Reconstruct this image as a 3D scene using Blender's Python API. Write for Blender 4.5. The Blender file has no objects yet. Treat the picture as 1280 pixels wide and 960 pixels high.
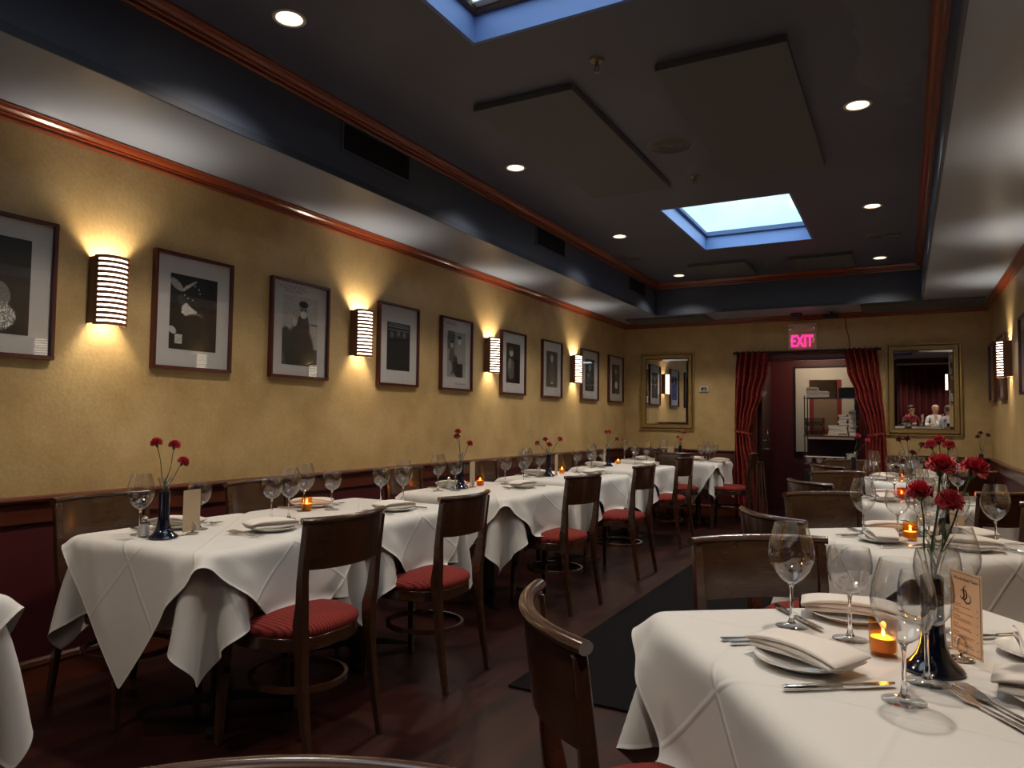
import bpy, math, random
import numpy as np
from mathutils import Vector, Matrix
PI = math.pi
random.seed(7)
SC = bpy.context.scene
COL = SC.collection

# ------------------------------------------------------------------ materials
def nodes(name):
    m = bpy.data.materials.new(name); m.use_nodes = True
    nt = m.node_tree; b = nt.nodes['Principled BSDF']
    return m, nt, b
def mat(name, col, rough=.5, metal=0., spec=.5, noise=None, bump=None, coat=0., sheen=0., trans=0., emit=None, es=1.):
    m, nt, b = nodes(name); N, L = nt.nodes, nt.links
    b.inputs['Base Color'].default_value = (*col, 1)
    b.inputs['Roughness'].default_value = rough
    b.inputs['Metallic'].default_value = metal
    b.inputs['Specular IOR Level'].default_value = spec
    b.inputs['Coat Weight'].default_value = coat
    b.inputs['Coat Roughness'].default_value = .15
    b.inputs['Sheen Weight'].default_value = sheen
    b.inputs['Transmission Weight'].default_value = trans
    if emit:
        b.inputs['Emission Color'].default_value = (*emit, 1); b.inputs['Emission Strength'].default_value = es
    tc = N.new('ShaderNodeTexCoord')
    if noise:                                   # (scale, second colour, stretch xyz, sharpness)
        sc, c2, st, sharp = noise
        mp = N.new('ShaderNodeMapping'); mp.inputs['Scale'].default_value = st
        nz = N.new('ShaderNodeTexNoise'); nz.inputs['Scale'].default_value = sc; nz.inputs['Detail'].default_value = 6
        cr = N.new('ShaderNodeValToRGB')
        cr.color_ramp.elements[0].position = .5 - sharp; cr.color_ramp.elements[1].position = .5 + sharp
        cr.color_ramp.elements[0].color = (*col, 1); cr.color_ramp.elements[1].color = (*c2, 1)
        L.new(tc.outputs['Object'], mp.inputs[0]); L.new(mp.outputs[0], nz.inputs[0])
        L.new(nz.outputs[0], cr.inputs[0]); L.new(cr.outputs[0], b.inputs['Base Color'])
    if bump:                                    # (scale, strength, distance)
        nb = N.new('ShaderNodeTexNoise'); nb.inputs['Scale'].default_value = bump[0]; nb.inputs['Detail'].default_value = 5
        bp = N.new('ShaderNodeBump'); bp.inputs['Strength'].default_value = bump[1]; bp.inputs['Distance'].default_value = bump[2]
        L.new(tc.outputs['Object'], nb.inputs[0]); L.new(nb.outputs[0], bp.inputs['Height']); L.new(bp.outputs[0], b.inputs['Normal'])
    return m
def emis(name, col, s):
    m = bpy.data.materials.new(name); m.use_nodes = True; nt = m.node_tree; nt.nodes.clear()
    e = nt.nodes.new('ShaderNodeEmission'); o = nt.nodes.new('ShaderNodeOutputMaterial')
    e.inputs[0].default_value = (*col, 1); e.inputs[1].default_value = s; nt.links.new(e.outputs[0], o.inputs[0]); return m
def even_fresnel(nt, f, ior):               # same reflectance from both sides of a thin wall
    g = nt.nodes.new('ShaderNodeNewGeometry'); m = nt.nodes.new('ShaderNodeMapRange')
    m.inputs[3].default_value = ior; m.inputs[4].default_value = 1/ior
    nt.links.new(g.outputs['Backfacing'], m.inputs[0]); nt.links.new(m.outputs[0], f.inputs[0])
def thin_glass(name, tint=(1, 1, 1), ior=1.5, rough=.0, edge=None):
    m = bpy.data.materials.new(name); m.use_nodes = True; nt = m.node_tree; nt.nodes.clear(); N, L = nt.nodes, nt.links
    t = N.new('ShaderNodeBsdfTransparent'); t.inputs[0].default_value = (*tint, 1)
    g = N.new('ShaderNodeBsdfGlossy'); g.inputs['Roughness'].default_value = rough
    f = N.new('ShaderNodeFresnel'); even_fresnel(nt, f, ior)
    mx = N.new('ShaderNodeMixShader'); o = N.new('ShaderNodeOutputMaterial')
    L.new(f.outputs[0], mx.inputs[0]); L.new(t.outputs[0], mx.inputs[1]); L.new(g.outputs[0], mx.inputs[2]); L.new(mx.outputs[0], o.inputs[0])
    if edge:                                    # glass seen edge-on lets less light through
        lw = N.new('ShaderNodeLayerWeight'); lw.inputs[0].default_value = .35
        cr = N.new('ShaderNodeValToRGB'); cr.color_ramp.elements[0].color = (*tint, 1); cr.color_ramp.elements[0].position = .45
        cr.color_ramp.elements[1].color = (*edge, 1); cr.color_ramp.elements[1].position = 1
        L.new(lw.outputs['Facing'], cr.inputs[0]); L.new(cr.outputs[0], t.inputs[0])
    return m
M = {}
M['ceiling'] = mat('ceiling_paint', (.085, .094, .140), .5, noise=(1.3, (.074, .082, .122), (1, 1, 1), .12))
M['navy'] = mat('navy_paint', (.050, .066, .110), .5, noise=(1.5, (.058, .074, .115), (1, 1, 1), .3))
M['soffit'] = mat('soffit_paint', (.27, .32, .42), .30, spec=.6, noise=(2, (.255, .30, .40), (1, 1, 1), .3))
M['shaft'] = mat('skylight_blue', (.13, .21, .44), .6)
M['maroon'] = mat('maroon_paint', (.075, .008, .010), .5)
M['door_red'] = mat('door_red', (.085, .011, .013), .45)
M['mahog'] = mat('mahogany_trim', (.28, .055, .016), .28, coat=.4, noise=(3, (.16, .028, .010), (14, .7, 14), .25))
M['rail'] = mat('rail_wood', (.13, .030, .013), .35, coat=.3, noise=(3, (.075, .016, .008), (14, .7, 14), .25))
M['chair'] = mat('chair_wood', (.060, .024, .010), .24, coat=.7, noise=(3, (.036, .014, .007), (1, 14, 14), .3))
M['chair2'] = mat('chair_wood_dark', (.030, .012, .009), .3, coat=.25, noise=(3, (.018, .008, .006), (1, 14, 14), .3))
M['black'] = mat('black_metal', (.012, .012, .012), .4)
M['iron'] = mat('cast_iron', (.010, .010, .010), .45, metal=.2)
M['grille'] = mat('grille_black', (.01, .01, .012), .6)
M['panel'] = mat('panel_paint', (.085, .090, .098), .6)
M['steel'] = mat('steel', (.75, .73, .70), .16, metal=1.)
M['chrome'] = mat('chrome', (.85, .83, .80), .06, metal=1.)
M['brass'] = mat('old_brass', (.20, .16, .11), .3, metal=1.)
M['gold'] = mat('gilt_frame', (.50, .36, .15), .30, metal=.7, noise=(20, (.38, .26, .10), (1, 1, 1), .3))
M['gilt_dark'] = mat('gilt_dark', (.10, .065, .025), .4, metal=.5)
M['frame'] = mat('picture_frame_wood', (.075, .012, .010), .3, coat=.4)
M['mat_board'] = mat('mat_board', (.56, .54, .52), .7)
M['mirror'] = mat('mirror_glass', (.86, .87, .86), .0, metal=1.)
M['china'] = mat('white_china', (.80, .78, .74), .12, coat=.5)
M['napkin'] = mat('napkin_cloth', (.74, .67, .61), .85, sheen=.2, bump=(500, .15, .0005))
M['navy_glaze'] = mat('navy_glazed_ceramic', (.004, .006, .018), .07, coat=.6)
M['stem'] = mat('flower_stem', (.045, .075, .018), .5)
M['leaf'] = mat('flower_leaf', (.05, .09, .03), .45)
M['bud'] = mat('flower_bud', (.45, .42, .22), .5)
M['petal'] = mat('carnation_red', (.78, .012, .050), .55, noise=(60, (.42, .005, .018), (1, 1, 1), .3), sheen=.3)
M['petal2'] = mat('carnation_pink', (.80, .06, .13), .55, noise=(60, (.65, .03, .08), (1, 1, 1), .3), sheen=.3)
M['petal3'] = mat('carnation_dark', (.20, .004, .014), .55, noise=(60, (.13, .003, .010), (1, 1, 1), .3), sheen=.3)
M['card'] = mat('card_stock', (.72, .56, .38), .6)
M['card_back'] = mat('card_back', (.50, .37, .23), .6)
M['ink'] = mat('ink', (.03, .015, .01), .6)
M['ink_soft'] = mat('faint_ink', (.22, .12, .06), .6)
M['pencil'] = mat('pencil', (.10, .08, .06), .7)
M['wax'] = mat('candle_wax', (.95, .72, .35), .5)
M['salt'] = mat('salt', (.8, .8, .78), .6)
M['plastic'] = mat('white_plastic', (.62, .60, .55), .45)
M['beige_plastic'] = mat('beige_sign_body', (.66, .60, .45), .5)
M['board'] = mat('cardboard', (.20, .13, .07), .8)
M['towel'] = mat('folded_linen', (.66, .58, .50), .9, bump=(200, .3, .001))
M['greyc'] = mat('grey_crate', (.18, .17, .18), .5)
M['stone'] = mat('stoneware', (.45, .47, .40), .5)
M['skin'] = mat('skin', (.55, .30, .20), .5)
M['hair_dark'] = mat('hair_dark', (.03, .02, .015), .6)
M['hair_grey'] = mat('hair_grey', (.25, .20, .15), .6)
M['shirt'] = mat('white_shirt', (.72, .72, .74), .8)
M['trousers'] = mat('dark_trousers', (.03, .03, .035), .8)
M['opal'] = emis('opal_diffuser', (1.0, .80, .58), 7)
M['bulb'] = emis('downlight_bulb', (1.0, .86, .66), 14)
M['flame'] = emis('flame', (1.0, .50, .12), 60)
M['exit_red'] = emis('exit_letters', (1.0, .025, .22), 1.8)
M['glass'] = thin_glass('clear_glass', (.985, .985, .985), 1.85, 0., (.84, .83, .81))
M['stemglass'] = thin_glass('clear_glass_stem', (.93, .93, .93), 1.8, .02, (.72, .71, .70))
M['solid_glass'] = mat('solid_glass', (1, 1, 1), .0, trans=1.)
M['pane'] = thin_glass('picture_glass', (1, 1, 1), 1.45)
M['amber'] = thin_glass('amber_glass', (1.0, .74, .34), 1.5, .03)
M['orange'] = thin_glass('orange_glass', (1.0, .52, .22), 1.5, .03)
M['shaker_glass'] = thin_glass('shaker_glass', (.90, .90, .90), 1.7, .02, (.4, .4, .4))

def gold_wall():
    m, nt, b = nodes('gold_plaster'); N, L = nt.nodes, nt.links
    tc = N.new('ShaderNodeTexCoord')
    a = N.new('ShaderNodeTexNoise'); a.inputs['Scale'].default_value = 3.2; a.inputs['Detail'].default_value = 10; a.inputs['Roughness'].default_value = .62
    c = N.new('ShaderNodeTexNoise'); c.inputs['Scale'].default_value = 55; c.inputs['Detail'].default_value = 3
    r1 = N.new('ShaderNodeValToRGB'); r1.color_ramp.elements[0].position = .3; r1.color_ramp.elements[1].position = .72
    r1.color_ramp.elements[0].color = (.43, .285, .115, 1); r1.color_ramp.elements[1].color = (.60, .430, .200, 1)
    r2 = N.new('ShaderNodeValToRGB'); r2.color_ramp.elements[0].color = (.82, .82, .82, 1); r2.color_ramp.elements[1].color = (1.12, 1.12, 1.12, 1)
    mx = N.new('ShaderNodeMix'); mx.data_type = 'RGBA'; mx.blend_type = 'MULTIPLY'; mx.inputs[0].default_value = 1
    L.new(tc.outputs['Object'], a.inputs[0]); L.new(tc.outputs['Object'], c.inputs[0]); L.new(a.outputs[0], r1.inputs[0]); L.new(c.outputs[0], r2.inputs[0])
    L.new(r1.outputs[0], mx.inputs[6]); L.new(r2.outputs[0], mx.inputs[7]); L.new(mx.outputs[2], b.inputs['Base Color'])
    b.inputs['Roughness'].default_value = .42; b.inputs['Specular IOR Level'].default_value = .45
    bp = N.new('ShaderNodeBump'); bp.inputs['Strength'].default_value = .25; bp.inputs['Distance'].default_value = .004
    L.new(c.outputs[0], bp.inputs['Height']); L.new(bp.outputs[0], b.inputs['Normal'])
    return m
M['wall'] = gold_wall()
def floor_mat():
    m, nt, b = nodes('parquet_floor'); N, L = nt.nodes, nt.links
    tc = N.new('ShaderNodeTexCoord'); mp = N.new('ShaderNodeMapping'); mp.inputs['Rotation'].default_value = (0, 0, PI/2)
    br = N.new('ShaderNodeTexBrick'); br.inputs['Scale'].default_value = 1
    br.inputs['Brick Width'].default_value = .9; br.inputs['Row Height'].default_value = .085; br.inputs['Mortar Size'].default_value = .0012
    br.inputs['Color1'].default_value = (.042, .010, .007, 1); br.inputs['Color2'].default_value = (.019, .006, .005, 1); br.inputs['Mortar'].default_value = (.01, .004, .003, 1)
    nz = N.new('ShaderNodeTexNoise'); nz.inputs['Scale'].default_value = 3; nz.inputs['Detail'].default_value = 6
    mp2 = N.new('ShaderNodeMapping'); mp2.inputs['Scale'].default_value = (12, .8, 1)
    rr = N.new('ShaderNodeMapRange'); rr.inputs[3].default_value = .22; rr.inputs[4].default_value = .42
    mx = N.new('ShaderNodeMix'); mx.data_type = 'RGBA'; mx.blend_type = 'MULTIPLY'; mx.inputs[0].default_value = .5
    L.new(tc.outputs['Object'], mp.inputs[0]); L.new(mp.outputs[0], br.inputs[0]); L.new(tc.outputs['Object'], mp2.inputs[0]); L.new(mp2.outputs[0], nz.inputs[0])
    L.new(br.outputs[0], mx.inputs[6]); L.new(nz.outputs[1], mx.inputs[7]); L.new(mx.outputs[2], b.inputs['Base Color'])
    L.new(nz.outputs[0], rr.inputs[0]); L.new(rr.outputs[0], b.inputs['Roughness'])
    return m
M['floor'] = floor_mat()
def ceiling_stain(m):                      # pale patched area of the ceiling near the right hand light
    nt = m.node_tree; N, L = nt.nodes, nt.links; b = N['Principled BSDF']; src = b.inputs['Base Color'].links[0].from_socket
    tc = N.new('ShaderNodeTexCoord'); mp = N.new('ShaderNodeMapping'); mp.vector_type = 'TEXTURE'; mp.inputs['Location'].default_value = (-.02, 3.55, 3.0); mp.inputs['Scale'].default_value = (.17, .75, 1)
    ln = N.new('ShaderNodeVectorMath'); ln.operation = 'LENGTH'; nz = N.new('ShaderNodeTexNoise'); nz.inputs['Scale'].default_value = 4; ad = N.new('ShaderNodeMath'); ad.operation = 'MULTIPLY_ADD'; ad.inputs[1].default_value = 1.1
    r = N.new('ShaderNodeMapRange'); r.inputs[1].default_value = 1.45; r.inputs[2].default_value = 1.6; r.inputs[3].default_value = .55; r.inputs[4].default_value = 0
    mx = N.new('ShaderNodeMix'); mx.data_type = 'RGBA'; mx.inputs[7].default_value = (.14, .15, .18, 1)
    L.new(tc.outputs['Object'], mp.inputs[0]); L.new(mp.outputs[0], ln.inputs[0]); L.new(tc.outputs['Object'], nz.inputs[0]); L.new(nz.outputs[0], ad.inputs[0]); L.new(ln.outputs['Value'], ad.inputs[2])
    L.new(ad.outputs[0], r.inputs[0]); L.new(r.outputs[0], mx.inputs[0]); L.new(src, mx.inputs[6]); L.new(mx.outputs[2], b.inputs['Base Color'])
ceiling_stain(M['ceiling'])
M['mat'] = mat('ribbed_floor_mat', (.005, .0045, .005), .95, spec=.08, bump=(300, .6, .003))
def cloth_mat(name, col):
    m, nt, b = nodes(name); N, L = nt.nodes, nt.links
    b.inputs['Base Color'].default_value = (*col, 1); b.inputs['Roughness'].default_value = .8; b.inputs['Sheen Weight'].default_value = .15
    uv = N.new('ShaderNodeUVMap'); sp = N.new('ShaderNodeSeparateXYZ'); L.new(uv.outputs[0], sp.inputs[0])
    hs = []
    for i in (0, 1):                             # pressed folds across the linen, every third of its width
        a = N.new('ShaderNodeMath'); a.operation = 'MULTIPLY'; a.inputs[1].default_value = 4
        L.new(sp.outputs[i], a.inputs[0])
        p = N.new('ShaderNodeMath'); p.operation = 'PINGPONG'; p.inputs[1].default_value = .5; L.new(a.outputs[0], p.inputs[0])
        r = N.new('ShaderNodeMapRange'); r.inputs[1].default_value = 0; r.inputs[2].default_value = .035; r.inputs[3].default_value = 1; r.inputs[4].default_value = 0
        r.interpolation_type = 'SMOOTHSTEP'
        L.new(p.outputs[0], r.inputs[0]); hs.append(r)
    ad = N.new('ShaderNodeMath'); ad.operation = 'MAXIMUM'; L.new(hs[0].outputs[0], ad.inputs[0]); L.new(hs[1].outputs[0], ad.inputs[1])
    nz = N.new('ShaderNodeTexNoise'); nz.inputs['Scale'].default_value = 5; nz.inputs['Detail'].default_value = 3; nz.inputs['Distortion'].default_value = .6
    L.new(uv.outputs[0], nz.inputs[0])
    m2 = N.new('ShaderNodeMath'); m2.operation = 'MULTIPLY_ADD'; m2.inputs[1].default_value = 1.6
    L.new(nz.outputs[0], m2.inputs[0]); L.new(ad.outputs[0], m2.inputs[2])
    bp = N.new('ShaderNodeBump'); bp.inputs['Strength'].default_value = .6; bp.inputs['Distance'].default_value = .0032
    L.new(m2.outputs[0], bp.inputs['Height']); L.new(bp.outputs[0], b.inputs['Normal'])
    return m
M['cloth'] = cloth_mat('white_table_linen', (.63, .605, .575))
def seat_mat():
    m, nt, b = nodes('striped_red_upholstery'); N, L = nt.nodes, nt.links
    tc = N.new('ShaderNodeTexCoord'); w = N.new('ShaderNodeTexWave'); w.wave_type = 'BANDS'; w.bands_direction = 'X'
    w.inputs['Scale'].default_value = 22; w.inputs['Distortion'].default_value = .3
    r = N.new('ShaderNodeValToRGB'); r.color_ramp.elements[0].color = (.09, .010, .008, 1); r.color_ramp.elements[1].color = (.21, .026, .020, 1)
    r.color_ramp.elements[0].position = .15; r.color_ramp.elements[1].position = .6
    L.new(tc.outputs['Object'], w.inputs[0]); L.new(w.outputs[0], r.inputs[0]); L.new(r.outputs[0], b.inputs['Base Color'])
    b.inputs['Roughness'].default_value = .9; b.inputs['Specular IOR Level'].default_value = .2
    return m
M['seat'] = seat_mat()
def curtain_mat(name, c1, c2):
    m, nt, b = nodes(name); N, L = nt.nodes, nt.links
    tc = N.new('ShaderNodeTexCoord'); v = N.new('ShaderNodeTexVoronoi'); v.inputs['Scale'].default_value = 26
    n = N.new('ShaderNodeTexNoise'); n.inputs['Scale'].default_value = 18; n.inputs['Detail'].default_value = 2
    mx = N.new('ShaderNodeMath'); mx.operation = 'MULTIPLY'
    r = N.new('ShaderNodeValToRGB'); r.color_ramp.elements[0].color = (*c1, 1); r.color_ramp.elements[1].color = (*c2, 1)
    r.color_ramp.elements[0].position = .10; r.color_ramp.elements[1].position = .26
    L.new(tc.outputs['Object'], v.inputs[0]); L.new(tc.outputs['Object'], n.inputs[0]); L.new(v.outputs[0], mx.inputs[0]); L.new(n.outputs[0], mx.inputs[1])
    L.new(mx.outputs[0], r.inputs[0]); L.new(r.outputs[0], b.inputs['Base Color']); b.inputs['Roughness'].default_value = .7
    return m
M['curtain'] = curtain_mat('red_damask_curtain', (.36, .034, .022), (.19, .014, .010))
M['front_curtain'] = mat('heavy_red_curtain', (.10, .008, .010), .8)
def photo_mat():
    m, nt, b = nodes('photo_print'); a = nt.nodes.new('ShaderNodeAttribute'); a.attribute_name = 'tone'
    nt.links.new(a.outputs['Color'], b.inputs['Base Color']); b.inputs['Roughness'].default_value = .5; return m
M['photo'] = photo_mat()
def sky_mat():
    m, nt, b = nodes('skylight_dome'); nt.nodes.clear(); N, L = nt.nodes, nt.links
    t = N.new('ShaderNodeBsdfTransparent'); t.inputs[0].default_value = (.9, .95, .95, 1)
    g = N.new('ShaderNodeBsdfGlossy'); g.inputs['Roughness'].default_value = .1; f = N.new('ShaderNodeFresnel'); even_fresnel(nt, f, 1.45)
    mx = N.new('ShaderNodeMixShader'); o = N.new('ShaderNodeOutputMaterial')
    L.new(f.outputs[0], mx.inputs[0]); L.new(t.outputs[0], mx.inputs[1]); L.new(g.outputs[0], mx.inputs[2]); L.new(mx.outputs[0], o.inputs[0]); return m
M['skyglass'] = sky_mat()

# ------------------------------------------------------------------ mesh helpers
class MB:
    def __init__(s): s.v = []; s.f = []; s.uv = None
    def add(s, vs, fs, mtx=None):
        o = len(s.v)
        s.v += [tuple(mtx @ Vector(p)) if mtx else tuple(p) for p in vs]
        s.f += [tuple(i + o for i in f) for f in fs]; return s
    def box(s, x0, x1, y0, y1, z0, z1, mtx=None):
        vs = [(x0,y0,z0),(x1,y0,z0),(x1,y1,z0),(x0,y1,z0),(x0,y0,z1),(x1,y0,z1),(x1,y1,z1),(x0,y1,z1)]
        return s.add(vs, [(3,2,1,0),(4,5,6,7),(0,1,5,4),(1,2,6,5),(2,3,7,6),(3,0,4,7)], mtx)
    def lathe(s, prof, n=24, mtx=None, close=False):
        vs = []; fs = []; k = len(prof)
        for i in range(n):
            a = 2*PI*i/n
            for r, z in prof: vs.append((r*math.cos(a), r*math.sin(a), z))
        for i in range(n):
            j = (i+1) % n
            for q in range(k-1 + (1 if close else 0)):
                p = (q+1) % k
                if prof[q][0] == 0 and prof[p][0] == 0: continue
                fs.append((i*k+q, j*k+q, j*k+p, i*k+p))
        return s.add(vs, fs, mtx)
    def sweep(s, path, sect, up=(0,0,1), cap=True, closed=False, scale=None, mtx=None):
        """sect: list of (a,b): a along side vector, b along up-ish vector; scale: per point (sa,sb)"""
        vs = []; fs = []; n = len(path); k = len(sect)
        P = [Vector(p) for p in path]
        for i in range(n):
            if closed: t = P[(i+1) % n] - P[i-1]
            else: t = P[min(i+1, n-1)] - P[max(i-1, 0)]
            t.normalize(); u = Vector(up)
            if abs(t.dot(u)) > .98: u = Vector((0,1,0)) if abs(t.y) < .9 else Vector((1,0,0))
            sd = t.cross(u).normalized(); w = sd.cross(t).normalized()
            sa, sb = scale[i] if scale else (1, 1)
            for a, b in sect: vs.append(P[i] + sd*a*sa + w*b*sb)
        for i in range(n if closed else n-1):
            j = (i+1) % n
            for q in range(k):
                r = (q+1) % k; fs.append((i*k+q, i*k+r, j*k+r, j*k+q))
        if cap and not closed: fs.append(tuple(range(k))[::-1]); fs.append(tuple((n-1)*k+q for q in range(k)))
        return s.add(vs, fs, mtx)
    def tube(s, path, r, n=8, cap=True, closed=False, mtx=None):
        c = [(math.cos(2*PI*i/n), math.sin(2*PI*i/n)) for i in range(n)]
        rs = r if isinstance(r, (list, tuple)) else [r]*len(path)
        return s.sweep(path, c, cap=cap, closed=closed, scale=[(q, q) for q in rs], mtx=mtx)
    def prism(s, poly, z0, z1, mtx=None):
        n = len(poly); vs = [(x,y,z0) for x,y in poly] + [(x,y,z1) for x,y in poly]
        return s.add(vs, [tuple(range(n))[::-1], tuple(range(n, 2*n))] + [(i,(i+1)%n,(i+1)%n+n,i+n) for i in range(n)], mtx)
    def sphere(s, c, r, n=12, m=8, sc=(1,1,1)):
        vs = []; fs = []
        for j in range(m+1):
            t = PI*j/m
            for i in range(n):
                a = 2*PI*i/n; vs.append((c[0]+r*sc[0]*math.sin(t)*math.cos(a), c[1]+r*sc[1]*math.sin(t)*math.sin(a), c[2]+r*sc[2]*math.cos(t)))
        for j in range(m):
            for i in range(n): fs.append((j*n+i, (j+1)*n+i, (j+1)*n+(i+1)%n, j*n+(i+1)%n))
        return s.add(vs, fs)
    def mesh(s, name, m, smooth=False):
        me = bpy.data.meshes.new(name); me.from_pydata([tuple(v) for v in s.v], [], s.f); me.materials.append(m)
        import bmesh
        bm = bmesh.new(); bm.from_mesh(me); bmesh.ops.remove_doubles(bm, verts=bm.verts, dist=1e-6)
        bmesh.ops.recalc_face_normals(bm, faces=bm.faces); bm.to_mesh(me); bm.free()
        if smooth:
            me.polygons.foreach_set('use_smooth', [True]*len(me.polygons))
            if smooth != 'all': me.set_sharp_from_angle(angle=math.radians(smooth if smooth is not True else 40))
        return me
def obj(name, mb, m, parent=None, smooth=False, bevel=0, loc=None, rot=None):
    me = mb.mesh(name, m, smooth) if isinstance(mb, MB) else mb
    o = bpy.data.objects.new(name, me); COL.objects.link(o)
    if parent: o.parent = parent
    if loc: o.location = loc
    if rot: o.rotation_euler = rot
    if bevel:
        b = o.modifiers.new('bevel', 'BEVEL'); b.width = bevel; b.segments = 2; b.limit_method = 'ANGLE'
    return o
def thing(name, label, cat, loc=(0,0,0), rz=0, group=None):
    o = bpy.data.objects.new(name, None); COL.objects.link(o); o.empty_display_size = .05
    o.location = loc; o.rotation_euler = (0,0,rz) if not isinstance(rz, tuple) else rz
    return tag(o, label, cat, group)
def tag(o, label, cat, group=None):
    o['label'] = label; o['category'] = cat
    if group: o['group'] = group
    return o
def struct(name, mb, m, parent=None, smooth=False, bevel=0, label=None):
    o = obj(name, mb, m, parent, smooth, bevel)
    if not parent: o['kind'] = 'structure'
    if label: o['label'] = label
    return o
KIDS = {}
def kids(o):
    return [c for c in COL.objects if c.parent == o]
def dup(root, loc, rz, label, group=None, first=[set()], scale=None):
    if root.name not in first[0]:
        first[0].add(root.name); r = root; KIDS[root.name] = [(c, kids(c)) for c in kids(root)]
    else:
        r = root.copy(); COL.objects.link(r)
        for c, gs in KIDS[root.name]:
            d = c.copy(); COL.objects.link(d); d.parent = r
            for g in gs:
                e = g.copy(); COL.objects.link(e); e.parent = d
    r.location = loc; r.rotation_euler = (0,0,rz) if not isinstance(rz, tuple) else rz
    if scale: r.scale = scale
    r['label'] = label
    if group: r['group'] = group
    return r
def text_mb(body, size, depth, align='CENTER', shear=0., bold=0.):
    c = bpy.data.curves.new('t', 'FONT'); c.body = body; c.size = size; c.extrude = depth; c.offset = bold*size; c.align_x = align; c.shear = shear; c.resolution_u = 3
    o = bpy.data.objects.new('t', c); COL.objects.link(o)
    dg = bpy.context.evaluated_depsgraph_get(); me = o.evaluated_get(dg).to_mesh()
    mb = MB(); mb.add([tuple(v.co) for v in me.vertices], [tuple(p.vertices) for p in me.polygons])
    bpy.data.objects.remove(o); bpy.data.curves.remove(c); return mb

# ------------------------------------------------------------------ camera
R = ((0.8778547388, 0.0133412574, 0.4787411288), (0.4787841836, -0.0488555289, -0.876572212), (0.0116945755, 0.9987167507, -0.0492756406))
cd = bpy.data.cameras.new('camera'); cam = bpy.data.objects.new('camera', cd); COL.objects.link(cam)
mw = Matrix(R).to_4x4(); mw.translation = (0, 0, 1.25); cam.matrix_world = mw
cd.sensor_width = 36; cd.lens = 897.1/1280*36; cd.clip_start = .02; SC.camera = cam

# ------------------------------------------------------------------ room shell
XL, XR, YB, YF = -3.47, .865, 9.71, -3.4
ZS, ZC = 2.61, 3.0                       # soffit and coffer ceiling heights
CX0, CX1, CY0, CY1 = -2.78, .20, -1.2, 8.9
XW = 3.2                                # the room is wider in front of the right wall
def pbox(*a): return MB().box(*a)
struct('floor', pbox(XL-.1, XW+.1, YF-.1, YB+1.5, -.1, 0), M['floor'])
struct('wall_left', pbox(XL-.1, XL, YF, YB+.1, .88, ZC+.3), M['wall'])
struct('wall_left_lower', pbox(XL-.1, XL, YF, YB+.1, 0, .88), M['maroon'])
struct('wall_right', pbox(XR, XR+.12, 1.2, YB+.1, .88, ZC+.3), M['wall'])
struct('wall_right_lower', pbox(XR, XR+.12, 1.2, YB+.1, 0, .88), M['maroon'])
DX0, DX1, DZ = -1.70, -.40, 2.06        # doorway in the back wall
b = MB(); b.box(XL, DX0, YB, YB+.1, .88, ZC+.3); b.box(DX1, XR, YB, YB+.1, .88, ZC+.3); b.box(DX0, DX1, YB, YB+.1, DZ, ZC+.3)
struct('wall_back', b, M['wall'])
b = MB(); b.box(XL, DX0, YB, YB+.1, 0, .88); b.box(DX1, XR, YB, YB+.1, 0, .88)
struct('wall_back_lower', b, M['maroon'])
struct('wall_front', pbox(XL-.1, XW+.1, YF-.1, YF, 0, ZC+.3), M['maroon'])
struct('wall_side', pbox(XW, XW+.1, YF, 1.3, 0, ZC+.3), M['maroon'])
struct('wall_return', pbox(XR+.12, XW, 1.2, 1.3, 0, ZC+.3), M['wall'])
# service alcove behind the doorway
b = MB(); b.box(DX0-.1, DX0, YB+.1, YB+1.4, 0, 2.4); b.box(DX1, DX1+.1, YB+.1, YB+1.4, 0, 2.4); b.box(DX0-.1, DX1+.1, YB+1.3, YB+1.4, 0, 2.4); b.box(DX0-.1, DX1+.1, YB+.1, YB+1.4, 2.4, 2.5)
struct('wall_alcove', b, M['door_red'])
# soffits: border slabs all round the coffer
b = MB(); b.box(XL, CX0, YF, YB, ZS, ZC+.3); b.box(CX1, XR, 1.2, YB, ZS, ZC+.3); b.box(CX0, CX1, CY1, YB, ZS, ZC+.3)
b.box(CX0, XW, YF, CY0, ZS, ZC+.3); b.box(CX1, XW, CY0, 1.2, ZS, ZC+.3)
struct('ceiling_soffit', b, M['soffit'])
# navy cladding of the coffer's vertical faces, with a small lip at the bottom
b = MB()
b.box(CX0, CX0+.012, CY0, CY1, ZS-.012, ZC); b.box(CX1-.012, CX1, CY0, CY1, ZS-.012, ZC)
b.box(CX0, CX1, CY1-.012, CY1, ZS-.012, ZC); b.box(CX0, CX1, CY0, CY0+.012, ZS-.012, ZC)
struct('ceiling_coffer_side', b, M['navy'])
b = MB(); q = .018; zl0, zl1 = ZS-.016, ZS+.022
b.box(CX0+.012, CX0+q, CY0, CY1, zl0, zl1); b.box(CX1-q, CX1-.012, CY0, CY1, zl0, zl1); b.box(CX0, CX1, CY1-q, CY1-.012, zl0, zl1)
struct('trim_6', b, mat('dark_corner_bead', (.028, .036, .060), .5))
SK = [(-1.77, -.73, 5.74, 7.31), (-1.755, -.72, 1.05, 2.79)]
DL = [(-2.345, 2.215, 'brightest one at the top left'), (-2.345, 4.31, 'above the left wall, second from the front'), (-2.345, 6.39, 'left side, level with the far skylight'), (-2.345, 8.44, 'far left, by the end cornice'),
      (-.2, 4.29, 'right side, nearest one in view'), (-.2, 6.37, 'right side, beside the far skylight'), (-.2, 8.42, 'far right, by the end cornice')]
DL2 = [(-.2, 2.2, ''), (-.2, .1, ''), (-2.35, .1, '')]
b = MB(); ys = [CY0, SK[1][2], SK[1][3], SK[0][2], SK[0][3], CY1]; e = .1
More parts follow.
